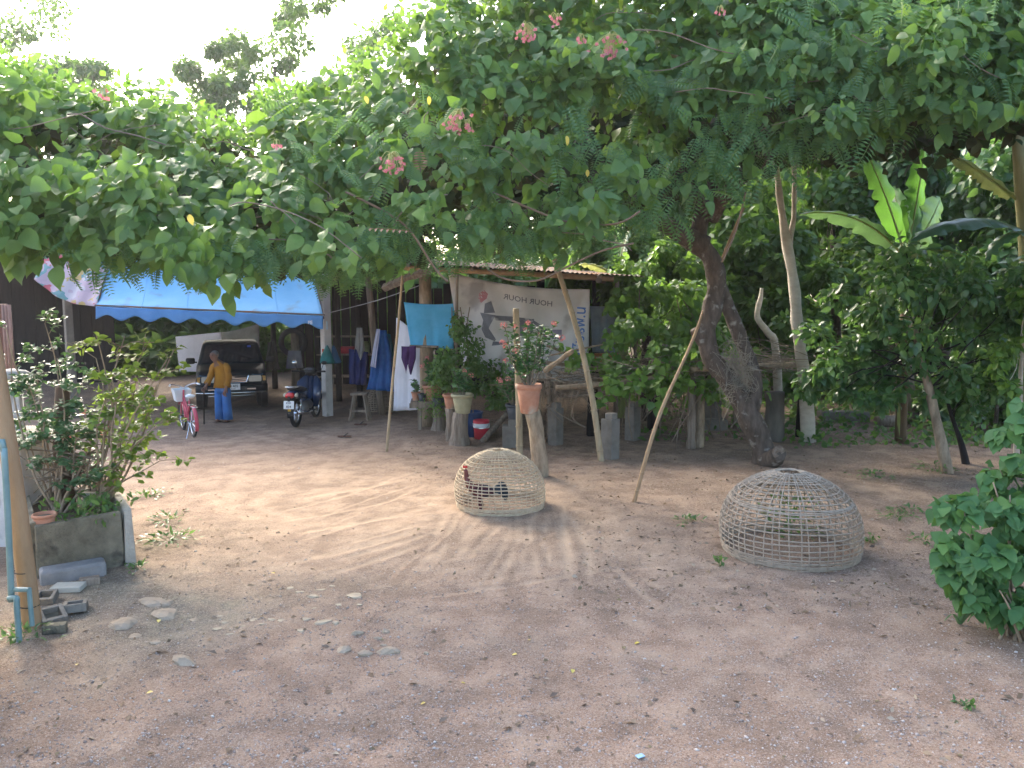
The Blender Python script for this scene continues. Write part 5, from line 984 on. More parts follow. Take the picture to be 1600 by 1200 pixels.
mb = MB(); rough_tube(mb, [bb - Vector((0, 0, .1)), at(1606, 450, Yc), at(1597, 300, Yc), at(1588, 200, Yc)], [.14, .12, .10, .07], 4, 12, .03); mb.build('stem', mat('yellow_banana_stem', (.20, .20, .09), (.34, .31, .16), stretch=(1, 1, .2), scale=7), bn2, True)
c = at(1604, 370, Yc); banana_leaf(bn2, c, at(1425, 350, Yc - .8), .7, BANG, .10, .3, R(-10)); banana_leaf(bn2, at(1598, 320, Yc), at(1478, 232, Yc), .28, BANY, .03, .7, R(30)); banana_leaf(bn2, at(1590, 220, Yc), at(1545, 20, Yc - .2), .5, BANL, .03, .3, R(70)); banana_leaf(bn2, at(1590, 220, Yc), at(1680, 60, Yc), .5, BANL, .1, .3, R(40)); banana_leaf(bn2, c, at(1540, 390, Yc - .5), .28, BANG, .15, .4, 0); banana_leaf(bn2, c, at(1760, 330, Yc), .5, BANG, .15, .3, 0)
Yd_ = 17.; bb = gp(975, Yd_); bn3 = thing('banana_plant', 'banana plant peeping out behind the lean-to roof end', 'banana plant', bb)
mb = MB(); rough_tube(mb, [bb - Vector((0, 0, .1)), at(972, 480, Yd_), at(968, 440, Yd_)], [.12, .1, .07], 4, 10, .03); mb.build('stem', BANS, bn3, True)
c = at(968, 440, Yd_); banana_leaf(bn3, c, at(985, 345, Yd_ - .3), .5, BANG, .05, .2, R(70)); banana_leaf(bn3, c, at(905, 405, Yd_ - .3), .32, BANY, .1, .4, R(20)); banana_leaf(bn3, c, at(1020, 400, Yd_), .4, BANL, .15, .3, R(20)); banana_leaf(bn3, c, at(960, 350, Yd_ + .3), .45, BANL, .05, .2, R(110))
# ---- ground cover under the thicket
def cover(n, x0, x1, y0, y1, h): 
    P = scatter_px(n, x0, x1, y0, y1); P[:, 2] += RNG.uniform(.02, h, n) * fbm(P[:, 0] * 1.3, P[:, 1] * 1.3, 3) * 2; return P
P = np.concatenate([cover(2600, 1240, 1700, 612, 665, .35), cover(900, 1420, 1700, 640, 690, .3), cover(900, 980, 1240, 605, 640, .25), cover(900, 1230, 1640, 650, 700, .14), cover(260, 1000, 1240, 640, 690, .10)]); n = len(P)
V, T = scatter(LEAF, P, rnd(n) + np.array([0, -.3, .1]), rnd(n, .5) + np.array([0, -.3, 1.]), RNG.uniform(.07, .16, n)); tag(link('ground_cover', np_mesh('ground_cover', V, T, FOREST)), 'low leafy ground cover under the thicket trees', 'ground cover', kind='stuff')
# ---- broad-leaved bush at the right edge
bb = GG(1592, 995); bu = thing('broad_leaved_bush', 'broad-leaved green bush at the edge of the yard right of the grey cage', 'bush', bb); Yq = bb.y
cs = [(cw(1560, 880, Yq + .05), (.36, .32, .30)), (cw(1510, 860, Yq), (.24, .24, .18)), (cw(1590, 760, Yq + .15), (.24, .28, .32)), (cw(1650, 820, Yq + .1), (.4, .35, .5)), (cw(1610, 950, Yq), (.25, .25, .18)), (cw(1500, 800, Yq + .1), (.16, .2, .12)), (cw(1620, 670, Yq + .3), (.22, .25, .25)), (cw(1530, 930, Yq), (.14, .16, .1))]
Ps = [clump_pts(c, r, 8, k, .45)[:3] for (c, r), k in zip(cs, (430, 240, 360, 430, 200, 130, 220, 80))]; P, D, N = (np.concatenate(x) for x in zip(*Ps)); n = len(P); P[:, 2] = np.maximum(P[:, 2], .08); N = norm(N + np.array([0, -.6, .2])); D = norm(D + np.array([0, -.3, -.4]))
BUSH = leafmat('bush_leaf', [(.06, .15, .055), (.08, .19, .065), (.065, .165, .06), (.11, .23, .06), (.055, .14, .055)], trans=.35, tcol=(.22, .42, .06), rough=.62, spec=.3)
foliage(bu, P, D, N, (.05 + .12 * RNG.beta(1.6, 2, n)), HEART, BUSH, 300)
for i in range(16): c, r = cs[i % 8]; MB().tube(spline(crv(bb + Vector((random.gauss(0, .06), random.gauss(0, .06), -.02)), Vector(c) + Vector([random.gauss(0, .1) for _ in range(3)]), .12, 4), 3), np.linspace(.014, .005, 10), 6).build('stem', TAN, bu, True)
lb_ = GG(1500, 975); ly = thing('strap_leaf_plant', 'small strap-leaved lily plant in front of the broad-leaved bush', 'plant', lb_)
LILY = leafmat('lily_leaf', [(.13, .24, .08), (.17, .28, .11)], trans=.3)
for dx, h in [(-.07, .22), (.10, .20), (.05, .10), (-.14, .05), (.16, .24), (.02, .16), (.18, .12)]:
    e = lb_ + Vector((dx * 1.1, -.05, h)); m_ = lb_.lerp(e, .5) + Vector((0, 0, .07)); pts = spline([lb_, m_, e], 5)
    MB().grid(lambda u, v: pts[min(int(u * 10), 10)] + Vector(((v - .5) * .035 * (1 - u * .8), 0, .006 * abs(v - .5))), 10, 2).build('leaf', LILY, ly, True, thick=.001)

# ---- woods behind: one far mass
Ps = []
for px in range(-500, 1100, 95):
    x = (px - 800) / FPX * 27; Ps.append(clump_pts((x, 27 + random.uniform(-.6, .6), 1.9), (1.7, 1.2, 2.0), 14, 700, .4)[:3])
    if px < 450: Ps.append(clump_pts((x, 25.6 + random.uniform(-.2, .4), .6), (1.5, .6, .7), 8, 420, .4)[:3])
for px in range(-900, 2600, 150):
    for Yk, hz in ((33, 1.6), (38, 2.2), (46, 2.6)):
        x = (px - 800) / FPX * Yk; hh = hz * (1. if px < 700 else 2.2) * random.uniform(.8, 1.15); Ps.append(clump_pts((x + random.uniform(-1, 1), Yk + random.uniform(-1.5, 1.5), hh), (3.6, 2.2, hh), 16, 850, .34)[:3])
P, D, N = (np.concatenate(x) for x in zip(*Ps)); P[:, 2] = np.maximum(P[:, 2], .05); n = len(P)
V, T = scatter(KITE, P, D, N, RNG.uniform(.35, .6, n)); tag(link('far_woods', np_mesh('far_woods', V, T, FOREST)), 'dark green woods closing the view behind the sheds', 'woods', kind='stuff')
# ================================================================== YARD THINGS
# ---- woven bamboo chicken cages
CAGE1 = mat('straw_bamboo', (.40, .31, .20), (.56, .46, .32), scale=20, bump=.2); CAGE2 = mat('grey_bamboo', (.26, .21, .155), (.40, .335, .255), scale=20, bump=.2)
PROF = [(0, .955), (.12, .985), (.28, 1.), (.45, .975), (.60, .91), (.74, .79), (.85, .635), (.93, .46), (.98, .30), (1., .22)]
def cage(c, Rr, H, m, lab, nrib, zs, lean=(0, 0), squash=1.):
    t = thing('chicken_cage', lab, 'cage', c, group='domed bamboo chicken cages'); c = Vector(c)
    pr = lambda s: Rr * float(np.interp(s, [a for a, _ in PROF], [b for _, b in PROF]))
    def pt(s, a, dr=0.): r = pr(s) + dr; return c + Vector((r * math.cos(a) + lean[0] * s, r * math.sin(a) * squash + lean[1] * s, H * s))
    for i in range(nrib):
        a0 = 2 * math.pi * (i + random.uniform(-.15, .15)) / nrib; tw = random.uniform(-.05, .05)
        ss = np.linspace(0, 1, 17); MB().tube([pt(s, a0 + tw * s, .004 * (-1) ** (i + j)) for j, s in enumerate(ss)], .0095, 5, flat=.6).build('rib', m, t)
    for j, s in enumerate(zs):
        w1, w2, ph = random.uniform(.002, .010), random.uniform(.002, .008), random.uniform(0, 6); n = 44
        MB().tube([pt(min(1, max(0, s + w1 * math.sin(2 * a + ph) + w2 * math.sin(3 * a))), a, .004 * (-1) ** (k + j)) for k, a in enumerate([2 * math.pi * k / n for k in range(n + 1)])], .0075, 5, caps=False).build('hoop', m, t)
    mb = MB(); rg = [2 * math.pi * k / 30 for k in range(31)]
    for q in range(5): mb.tube([pt(1, a, -.012 * q) + Vector((0, 0, .004 * math.sin(a * 7 + q))) for a in rg], .007, 5, caps=False)
    mb.build('crown_ring', m, t); return t
ca = GG(782, 789); zs1 = [.01, .03, .05, .07, .09, .115] + list(np.linspace(.17, .90, 14)) + [.93, .955, .975, .99]
cage(ca, .565, .70, CAGE1, 'pale straw-coloured bamboo cage with a rooster inside', 46, zs1, (-.03, 0))
cb = GG(1234, 858); zs2 = [.01, .025, .04, .06, .08, .10, .125] + list(np.linspace(.18, .62, 8)) + [.655, .668, .68, .692] + list(np.linspace(.74, .92, 5)) + [.945, .965, .985]
cage(cb, .71, .83, CAGE2, 'weathered grey bamboo cage standing over a small plant', 50, zs2, (-.03, 0))
weed(1236, 838, .25, .45, 120, 'leafy green plant growing inside the grey bamboo cage', (.06, .11))
cage(gp(603, 18.1), .42, .6, CAGE2, 'grey bamboo cage stored under the hanging nets', 30, list(np.linspace(.02, .95, 14)))
# ---- rooster
rb = GG(752, 799); rb.z += .0; ro = local_thing('rooster', 'dark red and black fighting rooster inside the straw-coloured cage', 'rooster', rb, rotz=R(8))
ROO = bpy.data.materials.new('rooster_plumage'); ROO.use_nodes = True; nt = ROO.node_tree; b = nt.nodes['Principled BSDF']; tc = nt.nodes.new('ShaderNodeTexCoord'); sx_ = nt.nodes.new('ShaderNodeSeparateXYZ'); nt.links.new(tc.outputs['Object'], sx_.inputs[0])
mr0 = nt.nodes.new('ShaderNodeMapRange'); mr0.inputs[1].default_value = -.22; mr0.inputs[2].default_value = .2; nt.links.new(sx_.outputs[0], mr0.inputs[0]); rp = ramp(nt, [(.10, .02, .015), (.16, .03, .025), (.10, .03, .04), (.02, .035, .05), (.012, .03, .045)]); nt.links.new(mr0.outputs[0], rp.inputs[0]); nt.links.new(rp.outputs[0], b.inputs[0]); b.inputs['Roughness'].default_value = .4
MATS['rooster_plumage'] = ROO
Jr = [(0, 0, .27), (-.09, 0, .29), (-.15, 0, .34), (-.175, 0, .41), (-.18, 0, .48), (-.185, 0, .52), (-.215, 0, .525), (.10, 0, .25), (.17, 0, .24), (-.01, -.045, .20), (-.03, -.05, .12), (-.01, -.05, .02), (-.06, -.05, .012), (-.01, .045, .20), (.01, .05, .12), (.02, .05, .02), (-.03, .05, .012)]
skin('body', Jr, [(0, 1), (1, 2), (2, 3), (3, 4), (4, 5), (5, 6), (0, 7), (7, 8), (0, 9), (9, 10), (10, 11), (11, 12), (0, 13), (13, 14), (14, 15), (15, 16)], [.085, .08, .055, .034, .027, .030, .010, .075, .03, .045, .018, .012, .008, .045, .018, .012, .008], ROO, ro)
for k in range(9):
    a = R(-35 + k * 9); e = Vector((.16 + .17 * math.cos(a), (k - 4) * .012, .25 + .16 * math.sin(a) - .03)); MB().grid(lambda u, v: Vector((.13, 0, .24)).lerp(e, u) + Vector((0, (v - .5) * .03, .05 * math.sin(3 * u) + (v - .5) * .03)), 8, 2).build('tail_feather', mat('blue_black_feather', (.008, .02, .03), (.015, .035, .05), rough=.3, bump=0), ro, True, thick=.002)
for sy in (-1, 1): MB().loft([[Vector((x, sy * (.075 + .012 * math.cos(a)), z + h * math.sin(a))) for a in [6.283 * k / 10 for k in range(10)]] for x, z, h in ((-.09, .29, .02), (-.03, .285, .06), (.06, .27, .055), (.15, .25, .02))]).build('wing', mat('red_brown_feather', (.13, .03, .025), (.05, .04, .06), scale=12, bump=.2), ro, True)
MB().grid(lambda u, v: Vector((-.165 - .055 * u, 0, .545 + v * (.02 + .012 * abs(math.sin(u * 9))))), 10, 2).build('comb', mat('red_comb', (.45, .03, .03), bump=0), ro, thick=.006)
MB().tube([(-.212, 0, .525), (-.245, 0, .512)], [.011, .002], 6).build('beak', mat('horn', (.3, .2, .08), bump=0), ro)
# ---- bamboo poles, posts
def pole(name, lab, pts, r, m=BAMB, nodes=True, cat='bamboo pole', taper=.75):
    P = spline(pts, 6); t = thing(name, lab, cat, pts[0]); n = len(P); rr = [r * (1 - (1 - taper) * i / (n - 1)) for i in range(n)]
    MB().tube(P, rr, 10).build('shaft', m, t, True)
    if nodes:
        L = sum((P[i + 1] - P[i]).length for i in range(n - 1)); k = max(2, int(L / .28))
        for j in range(1, k):
            x = j / k * (n - 1); i = min(int(x), n - 2); p = P[i].lerp(P[i + 1], x - i); d = (P[i + 1] - P[i]).normalized(); ra_ = rr[i]
            MB().tube([p - d * .012, p - d * .004, p + d * .004, p + d * .012], [ra_ * 1.02, ra_ * 1.16, ra_ * 1.16, ra_ * 1.0], 10).build('node', m, t, True)
    return t
b0 = GG(604, 705); pole('bamboo_pole', 'thin pale bamboo pole propping the creeper before the white sheet', [b0 - Vector((0, 0, .03)), at(613, 600, b0.y), at(623, 500, b0.y - .1), at(632, 385, b0.y - .3)], .024)
b0 = GG(940, 720); pole('bamboo_pole', 'stout leaning bamboo pole in front of the banner', [b0 - Vector((0, 0, .05)), at(925, 620, b0.y + .1), at(900, 510, b0.y + .2), at(866, 405, b0.y + .3)], .052)
b0 = GG(990, 784); pole('bamboo_pole', 'thin brown bamboo pole leaning against the forked tree', [b0 - Vector((0, 0, .03)), at(1030, 650, b0.y + .4), at(1085, 525, YB - .22), at(1128, 405, YB + .1), at(1162, 325, YB + .4)], .026, BAMB2)
b0 = GG(812, 712); bpz = pole('bamboo_post', 'short upright bamboo post behind the straw-coloured cage', [b0 - Vector((0, 0, .05)), at(810, 600, b0.y), at(806, 482, b0.y)], .056, cat='bamboo post', taper=.92)
b0 = GG(52, 978); t = pole('leaning_pole', 'stout brown wooden pole leaning at the porch corner', [b0 - Vector((0, 0, .1)), at(28, 800, b0.y), at(5, 650, b0.y), at(-12, 540, b0.y), at(-40, 360, b0.y)], .074, mat('brown_pole', (.27, .17, .09), (.38, .25, .14), stretch=(1, 1, .3), scale=7, bump=.3), False, 'pole', .85)
for y_ in (892, 945): 
    p = at(38 + (y_ - 892) * .15, y_, b0.y); MB().loft(tor(p, .074, .004, (0.05, 0, 1), 20, 5), False).build('wire_tie', BLK, t)
# ---- porch wall, tank and pipe at the left edge
p0 = G(18, 1000); wx = p0.x
pw = thing('porch_wall', 'low mossy concrete porch wall at the left edge of the yard', 'wall', (wx - .1, 6.0, 0))
MB().box((wx - .5, 4.6, .5), (.9, 2.6, 1.06)).build('base', mat('porch_concrete', (.30, .29, .24), (.44, .43, .37), scale=4, bump=.4, dirt=((.2, .2, .13), 3, .52)), pw, bevel=.02)
MB().box((wx - .52, 4.6, 1.28), (.86, 2.6, .5)).build('upper_band', CONCP, pw, bevel=.01)
a = at(38, 700, 8.9); tk = thing('water_tank', 'pale concrete water tank wall behind the brown pole', 'tank', (a.x - .6, 8.8, 0))
MB().box((a.x - .55, 8.9, .5), (1.65, 1.1, 1.1)).build('wall', CONCP, tk, bevel=.03); MB().box((a.x - .55, 8.9, 1.07), (1.72, 1.18, .06)).build('rim', CONC, tk, bevel=.01)
pc = at(22, 640, 9.2); pc.z = 0; t = thing('cloth_pillar', 'short porch pillar with a pale cloth bundle on its cap', 'pillar', pc)
MB().tube([pc, pc + Vector((0, 0, 1.62))], .10, 8).build('shaft', CONCP, t, True); MB().box(pc + Vector((0, 0, 1.64)), (.42, .32, .05)).build('cap', WOOD, t, bevel=.01)
for k in range(3):
    q_ = pc + Vector((-.13 + .09 * k, -.12, 1.6)); cloth(q_, q_ + Vector((.1, 0, 0)), q_ + Vector((.11, -.02, -.6 - .1 * k)), q_ + Vector((0, -.02, -.55)), .012, 2, .0, 8, 10).build('drape', mat('drape_cloth', (.38, .36, .34), (.52, .50, .47)), t, True, thick=.004)
cb_ = pc + Vector((.0, 0, 1.665)); o = MB().lathe([(.05, 0), (.17, .02), (.19, .06), (.13, .11), (.03, .13)], cb_, 14, wob=.15).build('cloth_bundle', mat('bundle', (.3, .3, .3), (.4, .4, .4), bump=.5, bscale=14), None, True, origin=cb_); tag(o, 'crumpled pale cloth lying on the pillar cap', 'cloth')
PVC = mat('pale_blue_pipe', (.13, .22, .22), (.20, .30, .295), bump=.05, rough=.4)
pv = at(8, 960, 6.15); pv.z = .02; t = thing('water_pipe', 'pale blue plastic water pipe with elbow beside the brown pole', 'pipe', (pv.x, 6.15, 0))
x_ = G(24, 975).x; MB().tube(spline([at(6, 700, 6.15), at(12, 800, 6.13), at(18, 940, 6.1)], 4), .024, 10).build('riser', PVC, t, True)
e0 = at(18, 935, 6.08); MB().tube(spline([e0 + Vector((-.02, 0, 0)), e0 + Vector((.05, -.02, .01)), e0 + Vector((.055, -.03, -.04)), Vector((e0.x + .055, e0.y - .03, -.05))], 4), .022, 10).build('elbow', PVC, t, True)
MB().tube([e0 + Vector((.0, .03, .06)), e0 + Vector((.14, .0, .07))], .02, 8).build('branch_pipe', PVC, t); MB().tube([e0 + Vector((.14, .0, .08)), e0 + Vector((.145, .0, -.22))], .018, 8).build('drop_pipe', PVC, t)
MB().tube([at(6, 705, 6.15), at(4, 690, 6.15), at(-14, 690, 6.15)], .025, 8).build('top_elbow', PVC, t, True)
# ---- concrete planter
q0, q1 = G(58, 905), G(196, 882); ex = (q1 - q0).normalized(); ey = Vector((-ex.y, ex.x, 0)); W_ = (q1 - q0).length; Dp = 1.5; Hh = .50
plt = thing('planter', 'mossy raised concrete planter box holding pots and shrubs', 'planter', q0)
rz = Matrix.Rotation(math.atan2(ex.y, ex.x), 3, 'Z')
def lp(a, b, z): return q0 + ex * a + ey * b + Vector((0, 0, z))
def slab(name, a0, a1, b0, b1, z0, z1, m, tp0=0.): 
    v = [lp(a0, b0, z0), lp(a1, b0, z0), lp(a1, b1, z0), lp(a0, b1, z0), lp(a0 + tp0, b0 + tp0, z1), lp(a1 - tp0, b0 + tp0, z1 + .03), lp(a1 - tp0, b1, z1 + .03), lp(a0 + tp0, b1, z1)]
    return MB().add(v, [(0, 3, 2, 1), (4, 5, 6, 7), (0, 1, 5, 4), (1, 2, 6, 5), (2, 3, 7, 6), (3, 0, 4, 7)]).build(name, m, plt, bevel=.012)
slab('front_wall', 0, W_, 0, .09, -.05, Hh, MOSSC, .01); slab('side_wall', W_ - .005, W_ + .10, -.03, Dp, -.05, Hh + .03, mat('worn_concrete', (.28, .26, .21), (.42, .39, .33), scale=5, bump=.5), .02); slab('side_wall', -.06, .03, .092, Dp, -.05, Hh, MOSSC); slab('back_wall', .032, W_ - .008, Dp - .09, Dp, -.05, Hh - .03, MOSSC)
slab('soil', .032, W_ - .007, .092, Dp - .092, -.04, Hh - .10, mat('dark_soil', (.06, .045, .033), (.12, .09, .065), bump=.6))
b_ = lp(.10, -.16, .0); o = MB().box(lp(.29, -.13, .05), (.55, .2, .16), rz).build('step_slab', mat('grey_slab', (.17, .17, .17), (.26, .26, .255), bump=.3), None, bevel=.03, origin=lp(.29, -.13, 0)); tag(o, 'grey concrete kerb block lying before the planter', 'kerb block')
def vent(px, py, sz, rz_, lab, tilt):
    c = GG(px, py); t = thing('breeze_block', lab, 'breeze block', c, group='broken breeze blocks by the planter'); M_ = Matrix.Rotation(rz_, 3, 'Z') @ Matrix.Rotation(tilt, 3, 'X'); s = sz; h = .07; c = c + Vector((0, 0, .04))
    for k in range(4):
        M2 = M_ @ Matrix.Rotation(k * math.pi / 2, 3, 'Z'); MB().box(c + M2 @ Vector((0, s * .41, 0)), (s * (1 if k % 2 else .64), s * .18, h), M2).build('bar', CONC, t, bevel=.004)
    MB().box(c - M_ @ Vector((0, 0, h * .3)), (s * .62, s * .62, .015), M_).build('web', MOSSC, t)
vent(72, 940, .16, .2, 'breeze block lying flat beside the brown pole', R(12)); vent(82, 968, .19, .75, 'breeze block set cornerwise beside the brown pole', R(18)); vent(118, 953, .18, .4, 'half-buried breeze block beside the flat paving chip', R(-8))
o = MB().box(GG(107, 922) + Vector((0, 0, .03)), (.26, .16, .05), Matrix.Rotation(.1, 3, 'Z')).build('paving_chip', mat('pale_paver', (.34, .33, .28), (.44, .43, .37)), None, bevel=.008, origin=GG(107, 922)); tag(o, 'pale flat paving chip in front of the kerb block', 'paver')
for px, py, rz_, lab in [(140, 912, .5, 'small broken brick beside the kerb block'), (96, 905, -.2, 'mossy brick under the kerb block'), (86, 985, .3, 'weathered brick at the foot of the brown pole')]:
    c = GG(px, py); o = MB().box(c + Vector((0, 0, .03)), (.17, .09, .07), Matrix.Rotation(rz_, 3, 'Z')).build('brick', MOSSC if px < 100 else WOOD, None, bevel=.008, origin=c); tag(o, lab, 'brick')
# ---- pots and the plants in them
TERR = mat('terracotta', (.34, .15, .09), (.48, .25, .16), scale=6, bump=.2, dirt=((.36, .33, .26), 4, .55)); MOSSP = mat('mossy_pot', (.26, .24, .14), (.40, .37, .24), scale=5, bump=.2); DGREY = mat('dark_grey_plastic', (.05, .055, .06), (.08, .085, .09), rough=.5, bump=0)
def pot(c, r, h, m, lab, name='flower_pot', frill=.03):
    c = Vector(c); t = thing(name, lab, 'pot', c)
    MB().lathe([(r * .62, 0), (r * .66, .01), (r * .92, h * .82), (r * .9, h * .83), (r * .80, h * .83), (r * .6, h * .1)], c, 22).build('body', m, t, True)
    MB().lathe([(r * .9, h * .82), (r * 1.04, h * .85), (r * 1.06, h * .95), (r * 1.0, h), (r * .88, h), (r * .86, h * .84)], c, 28, wob=frill).build('rim', m, t, True)
    MB().lathe([(r * .3, h * .84), (r * .84, h * .845), (r * .5, h * .87)], c, 14).build('soil', mat('pot_soil', (.05, .04, .03), (.09, .07, .05)), t, True); return t
CORAL = mat('coral_petal', (.68, .20, .18), (.85, .42, .38), scale=25, bump=0, trans=.25); CROWNL = leafmat('crown_of_thorns_leaf', [(.035, .11, .05), (.05, .15, .06), (.07, .18, .05), (.10, .22, .06)], trans=.3, rough=.4)
def thorny(c, h, spread, nst, lab, nflow, leafn=50, ls_=(.055, .10)):
    c = Vector(c); t = thing('flowering_plant', lab, 'plant', c); PP, DD, NN = [], [], []; tips = []
    for i in range(nst):
        a = 6.283 * i / nst + random.uniform(-.3, .3); e = c + Vector((math.cos(a) * spread * random.uniform(.3, 1), math.sin(a) * spread * random.uniform(.3, 1), h * random.uniform(.55, 1.))); pts = crv(c + Vector((0, 0, -.06)), e, .18, 5, .03); MB().tube(spline(pts, 2), np.linspace(.010, .006, 9), 6).build('stem', mat('thorn_stem', (.14, .12, .09), (.22, .2, .15)), t, True); tips.append(e)
        for k in range(leafn):
            s = random.uniform(.35, 1.02); p = Vector(pts[0]).lerp(e, s) + Vector([random.gauss(0, .02) for _ in range(3)]); PP.append(p); d = Vector((random.gauss(0, 1), random.gauss(0, 1), random.uniform(-.1, .7))); DD.append(d); NN.append(Vector((random.gauss(0, .4), -.4 + random.gauss(0, .4), 1)))
    foliage(t, np.array(PP), np.array(DD), np.array(NN), RNG.uniform(*ls_, len(PP)), LEAF, CROWNL, min(40, len(PP)))
    for i in range(nflow):
        e = tips[i % nst] + Vector((random.gauss(0, .04), -.03 + random.gauss(0, .03), random.uniform(-.02, .06))); mb = MB(); r = random.uniform(.042, .06)
        for k in range(26):
            d = Vector((random.gauss(0, 1), random.gauss(0, 1), random.gauss(0, .8) + .2)).normalized(); x = d.orthogonal().normalized(); y = d.cross(x); p = e + d * r * .8; s = .016; mb.add([p - x * s, p - y * s * .7 + d * .004, p + x * s, p + y * s * .7 + d * .004], [(0, 1, 2, 3)])
        mb.build('flower_head', CORAL, t)['kind'] = 'stuff'
    return t
# tall pot on a raw post
b0 = GG(845, 742); tp = at(832, 643, b0.y - .05); mb = MB(); rough_tube(mb, [b0 - Vector((0, 0, .1)), b0.lerp(tp, .4) + Vector((.02, 0, 0)), tp], [.115, .115, .11], 4, 12, .03); o = mb.build('stump_post', TAN, None, True, origin=b0); tag(o, 'leaning raw wooden post carrying the tall terracotta pot', 'post')
pot(tp + Vector((-.05, 0, -.02)), .185, .42, TERR, 'tall terracotta pot on the leaning raw post'); thorny(tp + Vector((-.05, 0, .35)), .9, .42, 17, 'tall coral-flowered thorny plant in the tall terracotta pot', 12)
MB().tube([tp + Vector((-.32, -.12, -.01)), tp + Vector((.25, -.10, .05))], .014, 6)
# grey pot on stepped concrete block
b0 = GG(797, 697); t = thing('stepped_block', 'stepped concrete block under the dark grey pot', 'concrete block', b0); MB().box(b0 + Vector((.02, 0, .17)), (.30, .26, .40)).build('base', CONC, t, bevel=.01); MB().box(b0 + Vector((.07, 0, .42)), (.2, .22, .13)).build('step', CONC, t, bevel=.01)
pot(b0 + Vector((.07, 0, .48)), .15, .26, DGREY, 'dark grey plastic pot on the stepped concrete block', frill=0.); thorny(b0 + Vector((.07, 0, .70)), .75, .42, 10, 'spreading coral-flowered plant in the dark grey plastic pot', 10)
# mossy pot on stump
b0 = GG(718, 694); mb = MB(); rough_tube(mb, [b0 - Vector((0, 0, .08)), b0 + Vector((0, 0, .12)), b0 + Vector((.01, 0, .35)), b0 + Vector((.02, 0, .56))], [.20, .165, .14, .135], 4, 14, .04); o = mb.build('stump', WOOD, None, True, origin=b0); tag(o, 'grey flared tree stump under the mossy pot', 'stump')
pot(b0 + Vector((.06, 0, .55)), .19, .34, MOSSP, 'mossy yellow-green pot on the flared stump'); thorny(b0 + Vector((.06, 0, .83)), .5, .2, 5, 'small pink-flowered plant in the mossy pot', 2)
pot(b0 + Vector((-.16, .35, .57)), .15, .27, TERR, 'terracotta pot half hidden behind the mossy pot'); 
b1 = b0 + Vector((-.16, .35, -.0)); b1.z = 0; mb = MB(); rough_tube(mb, [b1 - Vector((0, 0, .05)), b1 + Vector((0, 0, .3)), b1 + Vector((0, 0, .58))], [.12, .1, .12], 3, 10, .04); o = mb.build('stump', WOOD, None, True, origin=b1); tag(o, 'thin stump carrying the half hidden terracotta pot', 'stump')
# wispy plant on its stump
b0 = GG(686, 672); mb = MB(); rough_tube(mb, [b0 - Vector((0, 0, .08)), b0 + Vector((0, 0, .15)), b0 + Vector((0, 0, .42))], [.17, .12, .11], 3, 12, .05); o = mb.build('stump', WOOD, None, True, origin=b0); tag(o, 'short stump under the wispy green plant', 'stump')
pot(b0 + Vector((0, 0, .41)), .13, .22, DGREY, 'small dark pot hidden by the wispy green plant', frill=0.); t = thing('wispy_plant', 'wispy fine-leaved green plant with tiny white flowers on a stump', 'plant', b0 + Vector((0, 0, .6))); n = 700; P = np.array(b0) + np.stack([RNG.normal(0, .14, n), RNG.normal(-.08, .1, n), RNG.uniform(.25, .95, n)], -1); foliage(t, P, rnd(n, .7) + np.array([0, -.2, .2]), rnd(n), RNG.uniform(.03, .07, n), SLIM, LIME)
MB().tube([b0 + Vector((0, 0, .58)), b0 + Vector((0, -.03, .9))], .008, 5).build('stem', STEM, t)
# plank bench with pots
b0 = GG(656, 671); t = thing('plant_bench', 'rough plank bench holding small pots under the white sheet', 'bench', b0); 
MB().box(b0 + Vector((.24, .2, .52)), (.85, .5, .05), Matrix.Rotation(.08, 3, 'Z')).build('top', WOOD, t, bevel=.006); MB().box(b0 + Vector((.24, -.05, .47)), (.85, .03, .09), Matrix.Rotation(.08, 3, 'Z')).build('apron', WOOD, t)
for dx, dy in ((0, 0), (.6, .04), (0, .4), (.6, .44)): MB().box(b0 + Vector((dx, dy, .235)), (.07, .07, .52)).build('leg', WOOD, t)
pot(b0 + Vector((.24, .12, .545)), .20, .30, TERR, 'wide terracotta pot on the plank bench'); thorny(b0 + Vector((.24, .12, .78)), .55, .25, 8, 'pink-flowered bushy plant in the wide terracotta pot', 6)
pot(b0 + Vector((-.08, .1, .545)), .09, .17, TERR, 'small terracotta pot at the end of the plank bench'); thorny(b0 + Vector((-.08, .1, .68)), .3, .12, 5, 'small leafy plant in the small end pot', 0, 14)
pot(b0 + Vector((.05, .02, .545)), .085, .15, DGREY, 'small dark pot between the terracotta pots on the bench', frill=0.)
# creeper mound over the lower corner of the banner
c0_ = gp(735, 15.); cm = thing('creeper_mound', 'dense small-leaved creeper climbing the string below the banner', 'creeper', c0_); Ps = [clump_pts(cw(px, py, 15.), (rx, .3, rz_), 8, k, .5)[:3] for px, py, rx, rz_, k in [(715, 510, .22, .3, 300), (722, 550, .5, .4, 900), (748, 592, .6, .35, 1000), (760, 620, .4, .25, 400), (700, 580, .35, .3, 400)]]; P, D, N = (np.concatenate(x) for x in zip(*Ps)); n = len(P)
foliage(cm, P, D, N + np.array([0, -.5, 0]), RNG.uniform(.05, .10, n), LEAF, FOREST, 60); 
for px in (712, 725, 740): MB().tube(crv(gp(px, 15.), at(px - 6, 480, 15.1), .04, 6), .010, 5).build('stem', STEM, cm, True)
MB().tube([gp(712, 15.1), at(714, 430, 15.2)], .03, 7).build('support_stick', WOOD, cm)
